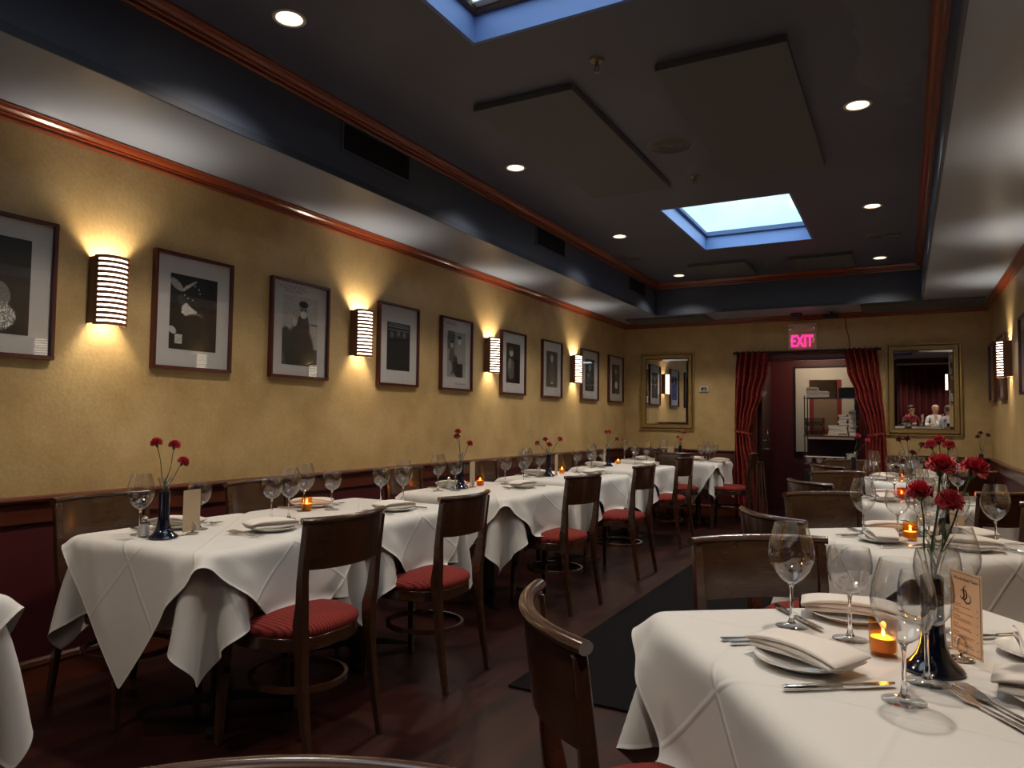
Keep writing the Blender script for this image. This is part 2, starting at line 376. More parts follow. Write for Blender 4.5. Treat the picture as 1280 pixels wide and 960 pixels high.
for i in range(5):
    y0, y1 = ys[i], ys[i+1]
    cols = [(CX0, SK[1][0]), (SK[1][1], CX1)] if i == 1 else [(CX0, SK[0][0]), (SK[0][1], CX1)] if i == 3 else [(CX0, -1.2), (-1.2, CX1)]
    for x0, x1 in cols:
        b.box(x0, x1, y0, y1, ZC+.12, ZC+.165)
        hs = sorted([(x, y) for x, y, w in DL if x0 < x < x1 and y0 < y < y1], key=lambda q: q[1]); yc = y0
        flat = lambda xa, xb, ya, yb: b.add([(xa, ya, ZC), (xb, ya, ZC), (xb, yb, ZC), (xa, yb, ZC)], [(0, 1, 2, 3)])
        for hx_, hy_ in hs:                                 # ceiling board with a round hole for each can light
            flat(x0, x1, yc, hy_-e); flat(x0, hx_-e, hy_-e, hy_+e); flat(hx_+e, x1, hy_-e, hy_+e); yc = hy_+e
            n = 32; vs = []
            for k in range(n):
                a = 2*PI*k/n; c_, s_ = math.cos(a), math.sin(a); m_ = e/max(abs(c_), abs(s_)); vs += [(hx_+.0595*c_, hy_+.0595*s_, ZC), (hx_+m_*c_, hy_+m_*s_, ZC)]
            b.add(vs, [(2*k, 2*k+1, (2*k+3) % (2*n), (2*k+2) % (2*n)) for k in range(n)])
        flat(x0, x1, yc, y1)
ceil = struct('ceiling', b, M['ceiling'])
for k, s in enumerate(SK):
    x0, x1, y0, y1 = s; b = MB(); t = .02; H = ZC+.18
    b.box(x0, x0+t, y0, y1, ZC+.001, H); b.box(x1-t, x1, y0, y1, ZC+.001, H); b.box(x0+t, x1-t, y0, y0+t, ZC+.001, H); b.box(x0+t, x1-t, y1-t, y1, ZC+.001, H)
    w = struct('window_%d' % (k+1), b, M['shaft'], label='blue lined skylight shaft in the ceiling')
    g = MB(); g.box(x0+t, x1-t, y0+t, y1-t, H-.02, H-.012); struct('pane', g, M['skyglass'], w)
    f = MB(); fw = .03
    f.box(x0+t, x0+t+fw, y0+t, y1-t, H-.05, H-.02); f.box(x1-t-fw, x1-t, y0+t, y1-t, H-.05, H-.02)
    f.box(x0+t+fw, x1-t-fw, y0+t, y0+t+fw, H-.05, H-.02); f.box(x0+t+fw, x1-t-fw, y1-t-fw, y1-t, H-.05, H-.02)
    if k == 0: struct('window_frame', f, M['shaft'], w)
    else:
        struct('window_frame', f, mat('worn_window_wood', (.16, .10, .06), .6), w)
        q = MB(); yy = y0+.05
        while yy < y1-.05:                                     # slatted light-grey shade drawn below the glass
            q.box(x0+t+fw, x1-t-fw, yy, yy+.075, H-.034, H-.028); yy += .1
        struct('shade_slats', q, mat('pale_shade', (.75, .74, .68), .6), w)
    lt = bpy.data.lights.new('skylight_daylight', 'AREA'); lt.shape = 'RECTANGLE'; lt.size = x1-x0-.1; lt.size_y = y1-y0-.1
    lt.energy = 7; lt.color = (.66, .84, 1.0)
    lo = bpy.data.objects.new('skylight_daylight', lt); COL.objects.link(lo); lo.location = ((x0+x1)/2, (y0+y1)/2, H-.055)
# crown mouldings
CP = [(0, 0), (.010, 0), (.014, .006), (.014, .012), (.006, .014), (.006, .018), (.020, .020), (.024, .026), (.022, .030), (.034, .033), (.046, .042), (.054, .054), (.060, .056), (.060, .064), (0, .064)]
def crown_run(p0, p1, inward, z, prof=CP, sc=1.):
    d = (Vector(p1) - Vector(p0)); L = d.length; d.normalize(); n = Vector((*inward, 0))
    vs = []; k = len(prof)
    for P in (Vector((*p0, z)), Vector((*p1, z))):
        for a, h in prof: vs.append(P + n*a*sc + Vector((0,0,h*sc)))
    return vs, [tuple(range(k)), tuple(range(k, 2*k))] + [(i, (i+1) % k, (i+1) % k + k, i+k) for i in range(k)]
zc = ZS - .0645
struct('trim_1', MB().add(*crown_run((XL, YF), (XL, YB), (1, 0), zc)), M['mahog'])
struct('trim_2', MB().add(*crown_run((XR, 1.2), (XR, YB), (-1, 0), zc)), M['mahog'])
struct('trim_3', MB().add(*crown_run((XL, YB), (XR, YB), (0, -1), zc)), M['mahog'])
zt = ZC - .0705
b = MB()
for a, c, n in (((CX0+.012, CY0), (CX0+.012, CY1), (1,0)), ((CX1-.012, CY0), (CX1-.012, CY1), (-1,0)), ((CX0, CY1-.012), (CX1, CY1-.012), (0,-1)), ((CX0, CY0+.012), (CX1, CY0+.012), (0,1))):
    b.add(*crown_run(a, c, n, zt, sc=1.1))
struct('trim_4', b, M['mahog'])
# chair rail, panel band and baseboard
RP = [(0, 0), (.014, 0), (.014, .085), (.020, .09), (.034, .098), (.038, .108), (.034, .118), (.012, .122), (0, .122)]
BP = [(0, 0), (.018, 0), (.018, .11), (.024, .118), (.020, .135), (.010, .145), (0, .145)]
for nm, prof, z, mm in (('chair_rail', RP, .758, 'rail'), ('baseboard', BP, 0, 'rail')):
    runs = {'left': [((XL, YF), (XL, YB), (1,0))], 'right': [((XR, 1.2), (XR, YB), (-1,0))], 'back': [((XL, YB), (DX0-.08, YB), (0,-1)), ((DX1+.08, YB), (XR, YB), (0,-1))]}
    for side, rr in runs.items():
        b = MB()
        for r in rr: b.add(*crown_run(*r, z, prof))
        struct('baseboard_' + side if nm == 'baseboard' else 'trim_rail_' + side, b, M[mm], smooth=25)
# door casing
b = MB(); b.box(DX0-.08, DX0, YB-.025, YB, 0, DZ+.08); b.box(DX1, DX1+.08, YB-.025, YB, 0, DZ+.08); b.box(DX0, DX1, YB-.025, YB, DZ, DZ+.08)
b.box(DX0, DX0+.02, YB, YB+.1, 0, DZ); b.box(DX1-.02, DX1, YB, YB+.1, 0, DZ); b.box(DX0, DX1, YB, YB+.1, DZ-.02, DZ)
struct('trim_5', b, M['rail'], bevel=.004)
d = struct('door_1', pbox(DX0+.03, DX0+.07, YB+.12, YB+.85, .01, 2.03), mat('dark_door', (.030, .007, .006), .35), label='dark red wooden door standing open in the doorway')
struct('door_handle', MB().tube([(DX0+.07, YB+.2, 1.16), (DX0+.13, YB+.2, 1.15), (DX0+.13, YB+.2, 1.02), (DX0+.07, YB+.2, 1.01)], .009), M['steel'], d, smooth=True)
struct('door_latch', MB().tube([(DX0+.07, YB+.2, .90), (DX0+.13, YB+.2, .90), (DX0+.14, YB+.3, .90)], .008), M['steel'], d, smooth=True)

# floor mat
tag(obj('floor_runner', pbox(-1.64, -.75, 3.0, 9.0, .0005, .012), M['mat'], bevel=.003), 'long dark ribbed runner down the aisle floor', 'mat')

# ------------------------------------------------------------------ ceiling fittings
t = thing('recessed_light', 'x', 'ceiling light')
obj('trim_ring', MB().lathe([(.058, 0), (.072, 0), (.074, -.004), (.070, -.008), (.058, -.006)], 32, close=True), M['plastic'], t, smooth=True)
bb = MB(); pr = [(.058, -.002)]
for i in range(6): pr += [(.056-.004*i, .006+.008*i), (.0585-.004*i, .009+.008*i)]
pr = []
for i in range(8): pr += [(.0575-.0012*i, .001+.009*i), (.0587-.0012*i, .005+.009*i)]
obj('baffle', bb.lathe(pr, 32), mat('white_baffle', (.75, .72, .66), .5), t, smooth=False)
obj('bulb', MB().lathe([(0, .060), (.030, .061), (.050, .066)], 32), M['bulb'], t, smooth=True)
for x, y, w in DL: dup(t, (x, y, ZC), 0, 'round recessed ceiling light, ' + w, 'recessed ceiling lights')
def light(kind, loc, energy, color, size=.05, rot=(0,0,0), name='lamp', **k):
    l = bpy.data.lights.new(name, kind); l.energy = energy; l.color = color
    if kind == 'AREA': l.size = size
    else: l.shadow_soft_size = size
    for a, v in k.items(): setattr(l, a, v)
    o = bpy.data.objects.new(name, l); COL.objects.link(o); o.location = loc; o.rotation_euler = rot; return o
WARM = (1.0, .87, .72)
for x, y, w in DL + DL2 + [(-.2, -2.3, ''), (1.4, -2.3, ''), (1.9, -.8, '')]:  # the front soffit spots are added fill for the mirrored curtain
    light('SPOT', (x, y, (ZC if y > -1 and x < 1 else ZS)-.02), 86, WARM, .05, name='downlight_beam', spot_size=math.radians(118), spot_blend=1.)
# round ceiling speakers
t = thing('ceiling_speaker', 'x', 'speaker')
pr = [(0, -.012)]
for i in range(7): pr += [(.018+.016*i, -.012), (.022+.016*i, -.006), (.030+.016*i, -.006), (.033+.016*i, -.012)]
obj('speaker_grille', MB().lathe(pr + [(.135, -.010), (.15, 0)], 40), mat('speaker_grey', (.12, .12, .125), .5), t, smooth=30)
for x, y, w in ((-1.276, 4.39, 'between the two big panels'), (-2.58, 7.29, 'left of the far skylight'), (-.14, 7.4, 'right of the far skylight')):
    dup(t, (x, y, ZC), 0, 'round dark ceiling speaker grille ' + w, 'ceiling speakers')
# sprinklers
t = thing('fire_sprinkler', 'x', 'sprinkler')
obj('escutcheon', MB().lathe([(0, -.008), (.02, -.012), (.034, -.006), (.037, 0)], 20), M['brass'], t, smooth=True)
s = MB(); s.lathe([(0, -.01), (.009, -.01), (.009, -.035), (.005, -.04), (0, -.04)], 10)
s.tube([(.008, 0, -.03), (.013, 0, -.045), (.005, 0, -.062)], .0025, 6); s.tube([(-.008, 0, -.03), (-.013, 0, -.045), (-.005, 0, -.062)], .0025, 6)
s.lathe([(0, -.062), (.013, -.062), (.013, -.065), (0, -.065)], 10)
obj('spray_head', s, M['brass'], t, smooth=True)
for y, w in ((3.175, 'between the near skylight and the panels'), (5.04, 'in front of the far skylight'), (8.12, 'behind the far skylight')):
    dup(t, (-1.285, y, ZC), 0, 'small brass fire sprinkler ' + w, 'ceiling sprinklers')
# raised flat panels
def cpanel(x0, x1, y0, y1, z, th, label):
    o = obj('ceiling_panel', pbox(x0, x1, y0, y1, z-th, z), M['panel'], bevel=.002); tag(o, label, 'panel', 'flat ceiling panels')
cpanel(-2.09, -1.49, 3.34, 5.13, ZC-.0005, .035, 'large flat ceiling panel left of the round speaker')
cpanel(-1.05, -.44, 3.35, 5.14, ZC-.0005, .035, 'large flat ceiling panel right of the round speaker')
cpanel(-2.10, -1.48, 7.9, 8.55, ZC-.0005, .03, 'small flat ceiling panel behind the far skylight, left one')
cpanel(-1.05, -.44, 8.0, 8.58, ZC-.0005, .03, 'small flat ceiling panel behind the far skylight, right one')
cpanel(-3.25, -2.2, 9.1, 9.6, ZS-.0005, .03, 'flat panel under the end soffit above the left corner')
cpanel(-.42, .78, 9.0, 9.6, ZS-.0005, .03, 'flat panel under the end soffit above the right corner')
# air grilles on the left coffer side
for y0, y1, n, w in ((3.04, 3.65, 34, 'nearest and widest'), (5.48, 6.06, 30, 'middle one'), (7.86, 8.44, 30, 'furthest one')):
    t = thing('air_grille', 'black slotted air grille in the navy ceiling face, ' + w, 'vent', (CX0+.012, (y0+y1)/2, 2.845), 0, 'air grilles')
    h = (y1-y0)/2; b = MB(); b.box(0, .006, -h-.02, h+.02, -.095, -.075); b.box(0, .006, -h-.02, h+.02, .075, .095); b.box(0, .006, -h-.02, -h, -.075, .075); b.box(0, .006, h, h+.02, -.075, .075)
    obj('grille_frame', b, M['navy'], t)
    obj('backing', pbox(0, .001, -h, h, -.075, .075), M['grille'], t)
    b = MB()
    for i in range(n): y = -h + (i+.5)*2*h/n; b.box(.001, .007, y-.003, y+.003, -.075, .075)
    obj('fins', b, M['grille'], t)

# ------------------------------------------------------------------ wall sconces
t = thing('wall_sconce', 'x', 'wall light')              # local: wall at x=0, room towards +x
obj('wall_plate', pbox(0, .02, -.05, .05, -.13, .13), M['black'], t, bevel=.002)
RS = .082
def arc(r, n, a0=-PI/2, a1=PI/2, cx=.045, sx=.85): return [(cx + r*sx*math.cos(a0+(a1-a0)*i/n), r*math.sin(a0+(a1-a0)*i/n)) for i in range(n+1)]
b = MB()
def arc_band(b, z0, z1, r0, r1, n=14, a0=-PI/2, a1=PI/2):
    A = arc(r0, n, a0, a1); B = arc(r1, n, a0, a1); b.prism(A + B[::-1], z0, z1)
shade = MB(); nsl = 13; Hs = .325; pitch = Hs/nsl
for i in range(nsl+1):
    z = -Hs/2 + i*pitch; arc_band(shade, z-.0075, z+.0075, RS-.004, RS)
for a0, a1 in ((-PI/2, -PI/2+.32), (PI/2-.32, PI/2)): arc_band(shade, -Hs/2-.004, Hs/2+.004, RS-.003, RS+.002, 3, a0, a1)
shade.box(0, .048, -RS-.002, -RS+.003, -Hs/2, Hs/2); shade.box(0, .048, RS-.003, RS+.002, -Hs/2, Hs/2)
obj('slatted_shade', shade, mat('sconce_wood', (.16, .06, .03), .4, coat=.3), t)
b = MB(); arc_band(b, -Hs/2+.008, Hs/2-.008, RS-.012, RS-.009); obj('diffuser', b, M['opal'], t, smooth=True)
SCON = [(XL, 2.13, 0, 'left of the portrait in profile, nearest on the left wall'), (XL, 4.01, 0, 'second along the left wall'), (XL, 5.88, 0, 'third along the left wall'), (XL, 7.87, 0, 'furthest along the left wall'),
        (XR, 7.92, PI, 'on the right wall by the two far frames')]
SCON2 = [(XR, 6.0, PI, ''), (XR, 4.1, PI, ''), (XR, 2.2, PI, ''), (XL, .2, 0, '')]
for x, y, r, w in SCON: dup(t, (x, y, 1.855), r, 'glowing slatted wall sconce ' + w, 'slatted wall sconces')
for (x, y, r, w) in SCON + SCON2:
    if not w: dup(t, (x, y, 1.855), r, 'glowing slatted wall sconce out of view', 'slatted wall sconces')
    s = 1 if r == 0 else -1
    SW = (1.0, .84, .62)
    light('SPOT', (x+s*.045, y, 1.93), 23, SW, .04, (PI, 0, 0), 'sconce_uplight', spot_size=math.radians(120), spot_blend=.6)
    light('SPOT', (x+s*.045, y, 1.78), 12, SW, .04, (0, 0, 0), 'sconce_downlight', spot_size=math.radians(100), spot_blend=.7)

# ------------------------------------------------------------------ framed photographs
def canvas(w=60, h=80): return np.full((h, w), .02), np.meshgrid((np.arange(w)+.5)/w, (np.arange(h)+.5)/h)
def ell(im, g, cx, cy, rx, ry, v, rot=0, soft=.08):
    U, V = g; c, s = math.cos(rot), math.sin(rot); dx, dy = U-cx, (V-cy)*4/3
    q = np.sqrt(((dx*c+dy*s)/rx)**2 + ((-dx*s+dy*c)/ry)**2); k = np.clip((1+soft-q)/(2*soft), 0, 1); im[:] = im*(1-k) + v*k
def rect(im, g, x0, x1, y0, y1, v):
    U, V = g; k = (U > x0) & (U < x1) & (V > y0) & (V < y1); im[k] = v
def grain(im, a, seed):
    r = np.random.RandomState(seed); im[:] = np.clip(im*(1 + a*(r.rand(*im.shape)-.5)*2), 0, 1)
def pic(kind):
    im, g = canvas(); U, V = g
    if kind == 0:   # figure in pale hood with glittering costume
        ell(im, g, .25, .75, .30, .26, .12); ell(im, g, .30, .80, .12, .35, .42); ell(im, g, .32, .52, .20, .26, .16); ell(im, g, .62, .42, .10, .16, .20, .5)
        ell(im, g, .45, .18, .36, .22, .25); k = (V < .34) & (im > .12); r = np.random.RandomState(3).rand(*im.shape); im[k] += (r[k] > .6)*.4
    elif kind == 1:  # profile face under a dark hat, hand with card
        im[:] = .015; ell(im, g, .12, .86, .16, .07, .28, -.6); ell(im, g, .38, .86, .20, .025, .35, .6); ell(im, g, .42, .60, .30, .13, .06, -.5)
        ell(im, g, .40, .54, .16, .13, .50); ell(im, g, .27, .50, .045, .02, .55); ell(im, g, .48, .62, .24, .07, .03, -.55); ell(im, g, .60, .46, .12, .05, .30, -.3)
        ell(im, g, .52, .34, .30, .20, .02); ell(im, g, .06, .25, .09, .06, .40, -.5); rect(im, g, .12, .27, .08, .20, .42)
        for q in range(9): ell(im, g, .45+.17*math.cos(q*.6), .78+.10*math.sin(q*.6), .012, .012, .5)
    elif kind == 2:  # bearded person in dark coat, smiling, bright background
        im[:] = .38; rect(im, g, 0, 1, 0, .25, .10); ell(im, g, .48, .20, .42, .52, .03); ell(im, g, .58, .55, .18, .30, .03); ell(im, g, .58, .80, .115, .13, .30)
        ell(im, g, .58, .74, .10, .07, .55); ell(im, g, .58, .89, .13, .07, .03); ell(im, g, .54, .81, .035, .022, .02); ell(im, g, .64, .81, .035, .022, .02); ell(im, g, .33, .62, .06, .08, .45)
        ell(im, g, .10, .35, .16, .25, .05); rect(im, g, .78, .98, .60, .62, .1)
    elif kind == 3:  # dim group in dark clothes under a lit ceiling
        for q in range(5): rect(im, g, .05, .95, .84+q*.03, .85+q*.03, .25)
        for q, (x, y) in enumerate(((.2, .74), (.48, .78), (.74, .76))): ell(im, g, x, y, .07, .09, .13); ell(im, g, x, y-.3, .15, .3, .018)
    elif kind == 4:  # three people standing close together
        im[:] = .30; rect(im, g, .0, .4, .6, 1, .12); ell(im, g, .25, .35, .17, .4, .10); ell(im, g, .25, .70, .09, .10, .40); ell(im, g, .25, .77, .10, .05, .03)
        ell(im, g, .66, .35, .22, .42, .32); ell(im, g, .66, .80, .10, .11, .50); ell(im, g, .66, .88, .10, .05, .03); ell(im, g, .45, .25, .12, .3, .04); rect(im, g, .5, .85, 0, .30, .03); ell(im, g, .14, .2, .12, .2, .3)
    elif kind == 5:  # seated person in profile
        ell(im, g, .35, .76, .15, .13, .35); ell(im, g, .33, .85, .17, .07, .10); ell(im, g, .35, .35, .28, .34, .12); ell(im, g, .25, .48, .12, .2, .22); ell(im, g, .75, .30, .2, .4, .015)
    elif kind == 6:  # standing person holding a plate
        im[:] = .07; ell(im, g, .5, .80, .13, .14, .42); ell(im, g, .5, .38, .28, .40, .12); rect(im, g, .38, .62, .10, .14, .5)
    elif kind == 7:
        im[:] = .05; ell(im, g, .5, .72, .16, .15, .28); ell(im, g, .5, .30, .3, .36, .10); ell(im, g, .35, .5, .1, .08, .3)
    else:            # person in dark jacket holding white flowers
        im[:] = .04; ell(im, g, .5, .76, .14, .14, .35); ell(im, g, .5, .36, .30, .38, .06); ell(im, g, .55, .30, .18, .16, .60)
    grain(im, .22, kind+5); return np.clip(1.5*im**1.25, .004, .9)
def frame(y0, y1, kind, label, right=False, sign=False):
    x = XL if not right else XR; rz = 0 if not right else PI
    W = abs(y1-y0); H = .635; yc = (y0+y1)/2
    t = thing('framed_photograph', label, 'picture', (x, yc, 1.815), rz, 'framed black and white photographs')
    h, w, fw, D = H/2, W/2, .017, .034
    b = MB(); b.box(0, D, -w, w, h-fw, h); b.box(0, D, -w, w, -h, -h+fw); b.box(0, D, -w, -w+fw, -h+fw, h-fw); b.box(0, D, w-fw, w, -h+fw, h-fw)
    obj('frame', b, M['frame'], t, bevel=.002)
    obj('mat_board', pbox(.004, .014, -w+fw, w-fw, -h+fw, h-fw), M['mat_board'], t)
    pw, ph, pz = {0: (.15, .215, 0), 1: (.150, .205, .0), 2: (.155, .225, -.005), 3: (.145, .185, -.01)}.get(kind, (.145, .20, 0))
    im = pic(kind); nh, nw = im.shape
    vs = [(0, -pw + 2*pw*i/nw, -ph + 2*ph*j/nh) for j in range(nh+1) for i in range(nw+1)]
    fs = [(j*(nw+1)+i, j*(nw+1)+i+1, (j+1)*(nw+1)+i+1, (j+1)*(nw+1)+i) for j in range(nh) for i in range(nw)]
    me = bpy.data.meshes.new('photo_print'); me.from_pydata(vs, [], fs); me.materials.append(M['photo'])
    at = me.color_attributes.new('tone', 'FLOAT_COLOR', 'CORNER')
    v = np.repeat(im.reshape(-1), 4); a = np.stack([v*1.0, v*.97, v*.88, np.ones_like(v)], 1).astype(np.float32)
    at.data.foreach_set('color', a.reshape(-1))
    p = obj('photo_print', me, None, t, loc=(.0152, 0, pz))
    if sign:
        b = MB(); rr = random.Random(kind)
        for ln in range(3):
            pts = []; L = .16 + .08*rr.random()
            for i in range(34): u = i/33; pts.append((.0146, -w+.05+ln*.03+u*L, h-.042-ln*.017+.007*math.sin(u*38+ln)+.004*math.sin(u*90)))
            if kind == 4 and ln == 2: pts = [(a_, b_+.12, c_-.50) for a_, b_, c_ in pts]
            b.tube(pts, .0013, 4)
        obj('inscription', b, M['pencil'], t)
    obj('glass', pbox(.0195, .0205, -w+fw, w-fw, -h+fw, h-fw), M['pane'], t)
FR = [(1.37, 1.885, 0, 'framed photo of a hooded figure, cut off by the left edge', 0), (2.38, 2.88, 1, 'framed photo of a face in profile under a dark hat', 0),
      (3.175, 3.687, 2, 'framed photo of a laughing bearded person in glasses, handwriting on its mat', 1), (4.22, 4.725, 3, 'framed dim group photo right of the second sconce', 0),
      (5.047, 5.55, 4, 'framed signed photo of people standing close together', 1), (6.09, 6.605, 5, 'framed photo of a seated person, right of the third sconce', 0),
      (6.998, 7.51, 6, 'framed photo of a lone standing person, just left of the fourth sconce', 0), (8.085, 8.635, 7, 'framed photo just right of the fourth sconce', 0),
      (9.008, 9.57, 8, 'framed photo with white flowers, in the far left corner', 0)]
for y0, y1, k, lab, sg in FR: frame(y0, y1, k, lab, False, bool(sg))
for y0, y1, k, lab in ((9.05, 9.55, 6, 'framed photo on the right wall, furthest into the corner'), (8.2, 8.7, 7, 'framed photo on the right wall behind the sconce'), (6.62, 7.16, 5, 'framed photo on the right wall at the picture edge')):
    frame(y0, y1, k, lab, True)

# ------------------------------------------------------------------ mirrors on the back wall
def mirror(x0, x1, z0, z1, label, tilt=0.):
    t = thing('gilt_mirror', label, 'mirror', ((x0+x1)/2, YB-.55*math.sin(tilt)-.001, (z0+z1)/2), (tilt, 0, 0))
    w, h = (x1-x0)/2, (z1-z0)/2
    for k, (o, d, i) in enumerate(((0, .026, .020), (.020, .016, .012), (.032, .036, .020), (.052, .022, .024))):
        a0, a1 = o, o+i; b = MB()
        b.box(-w+a0, w-a0, -d, 0, h-a1, h-a0); b.box(-w+a0, w-a0, -d, 0, -h+a0, -h+a1); b.box(-w+a0, -w+a1, -d, 0, -h+a1, h-a1); b.box(w-a1, w-a0, -d, 0, -h+a1, h-a1)
        obj('dark_groove' if k == 1 else 'gilt_moulding', b, M['gilt_dark'] if k == 1 else M['gold'], t, bevel=.005)
    q = .074; b = MB(); g = .012
    b.box(-w+q, w-q, -.014, 0, h-q-g, h-q); b.box(-w+q, w-q, -.014, 0, -h+q, -h+q+g); b.box(-w+q, -w+q+g, -.014, 0, -h+q+g, h-q-g); b.box(w-q-g, w-q, -.014, 0, -h+q+g, h-q-g)
    obj('dark_inner_edge', b, M['gilt_dark'], t)
    e = q+g; obj('mirror_glass', pbox(-w+e, w-e, -.010, -.002, -h+e, h-e), M['mirror'], t)
    bv = MB(); bw = .025
    for (xa, xb, za, zb, dz, dx) in ((-w+e, w-e, h-e-bw, h-e, 1, 0), (-w+e, w-e, -h+e, -h+e+bw, -1, 0), (-w+e, -w+e+bw, -h+e+bw, h-e-bw, 0, -1), (w-e-bw, w-e, -h+e+bw, h-e-bw, 0, 1)):
        lo, hi = -.0135, -.0105
        def yy(x, z):
            u = 0
            if dz: u = (z-za)/(zb-za) if dz > 0 else (zb-z)/(zb-za)
            if dx: u = (x-xa)/(xb-xa) if dx > 0 else (xb-x)/(xb-xa)
            return lo + (hi-lo)*u
        bv.add([(xa, yy(xa, za), za), (xb, yy(xb, za), za), (xb, yy(xb, zb), zb), (xa, yy(xa, zb), zb)], [(0,1,2,3)])
    obj('bevelled_edge', bv, M['mirror'], t)
mirror(-3.24, -2.487, 1.128, 2.19, 'tall gilt framed mirror near the left corner of the end wall')
mirror(-.18, .588, 1.112, 2.203, 'gilt framed mirror right of the doorway reflecting a red curtain and diners', .0175)
# thermostat
t = thing('thermostat', 'small white thermostat with a black screen beside the left mirror', 'thermostat', (-2.352, YB, 1.687), 0)
obj('housing', pbox(-.058, .058, -.022, 0, -.036, .036), M['plastic'], t, bevel=.006)
obj('screen', pbox(-.038, .038, -.0235, -.022, -.022, .022), M['black'], t)
b = MB(); b.prism([(-.02, -.012), (.012, -.012), (.0, .006)], 0, .0006, Matrix.Translation((0, -.0236, 0)) @ Matrix.Rotation(PI/2, 4, 'X')); b.box(.012, .022, -.0242, -.0236, -.01, .01)
obj('display_marks', b, M['plastic'], t)

# ------------------------------------------------------------------ exit sign
t = thing('exit_sign', 'lit red EXIT sign with two emergency lamps above the doorway', 'exit sign', (-1.112, YB, 2.29), 0)
obj('sign_body', pbox(-.165, .165, -.05, 0, -.115, .095), M['beige_plastic'], t, bevel=.004)
obj('lamp_housing', pbox(-.165, .165, -.05, 0, .10, .215), M['beige_plastic'], t, bevel=.004)
b = text_mb('EXIT', .165, .003, bold=.018); obj('exit_lettering', b, M['exit_red'], t, loc=(-.005, -.053, -.078), rot=(PI/2, 0, 0)).scale = (.78, 1.25, 1)
b = MB()
for s in (-1, 1): b.tube([(s*.118, -.054, .035), (s*.140, -.054, 0), (s*.118, -.054, -.035)], .005, 4)
b2 = emis('dim_arrow', (1, .25, .18), .5); obj('arrows', b, b2, t)
for s in (-1, 1):
    l = obj('lamp_head', MB().lathe([(0, 0), (.026, 0), (.032, .012), (.032, .035), (.020, .045), (0, .045)], 16), M['plastic'], t, smooth=True, loc=(s*.125, -.048, .155), rot=(PI/2+.2, 0, s*.3))
    obj('lens', MB().lathe([(0, .0465), (.018, .0462), (.026, .040)], 16), M['chrome'], l, smooth=True)
light('POINT', (-1.112, YB-.10, 2.25), .12, (1, .03, .2), .08, name='exit_glow')
# dome camera, small box and cord above the doorway
t = thing('dome_camera', 'small black dome camera on the soffit above the exit sign', 'camera', (-1.16, 9.5, ZS))
obj('camera_base', MB().lathe([(0, 0), (.07, 0), (.07, -.02), (.06, -.028), (0, -.028)], 20), M['black'], t, smooth=30)
obj('camera_dome', MB().lathe([(.052, -.028), (.045, -.05), (.025, -.066), (0, -.07)], 20), mat('smoked_dome', (.02, .02, .025), .05), t, smooth=True)
t = thing('wall_speaker', 'small black box hung below the soffit right of the exit sign', 'speaker', (-.76, 9.5, ZS-.05))
obj('speaker_box', pbox(-.09, .09, -.06, .06, -.035, .02), M['black'], t, bevel=.01); obj('mounting_stem', MB().lathe([(.012, .02), (.012, .0505)], 10), M['black'], t)
obj('lens_ring', MB().lathe([(0, .0), (.02, 0), (.022, .012), (.0, .014)], 14), M['grille'], t, loc=(-.05, -.062, -.008), rot=(PI/2, 0, 0))
pts = [(-.62, YB-.012, ZS-.07), (-.61, YB-.012, 2.42), (-.585, YB-.012, 2.32), (-.575, YB-.012, 2.22), (-.572, YB-.012, 2.15)]
tag(obj('hanging_cord', MB().tube(pts, .004, 6), M['grille'], smooth=True), 'thin dark cord hanging down the wall right of the exit sign', 'cord')

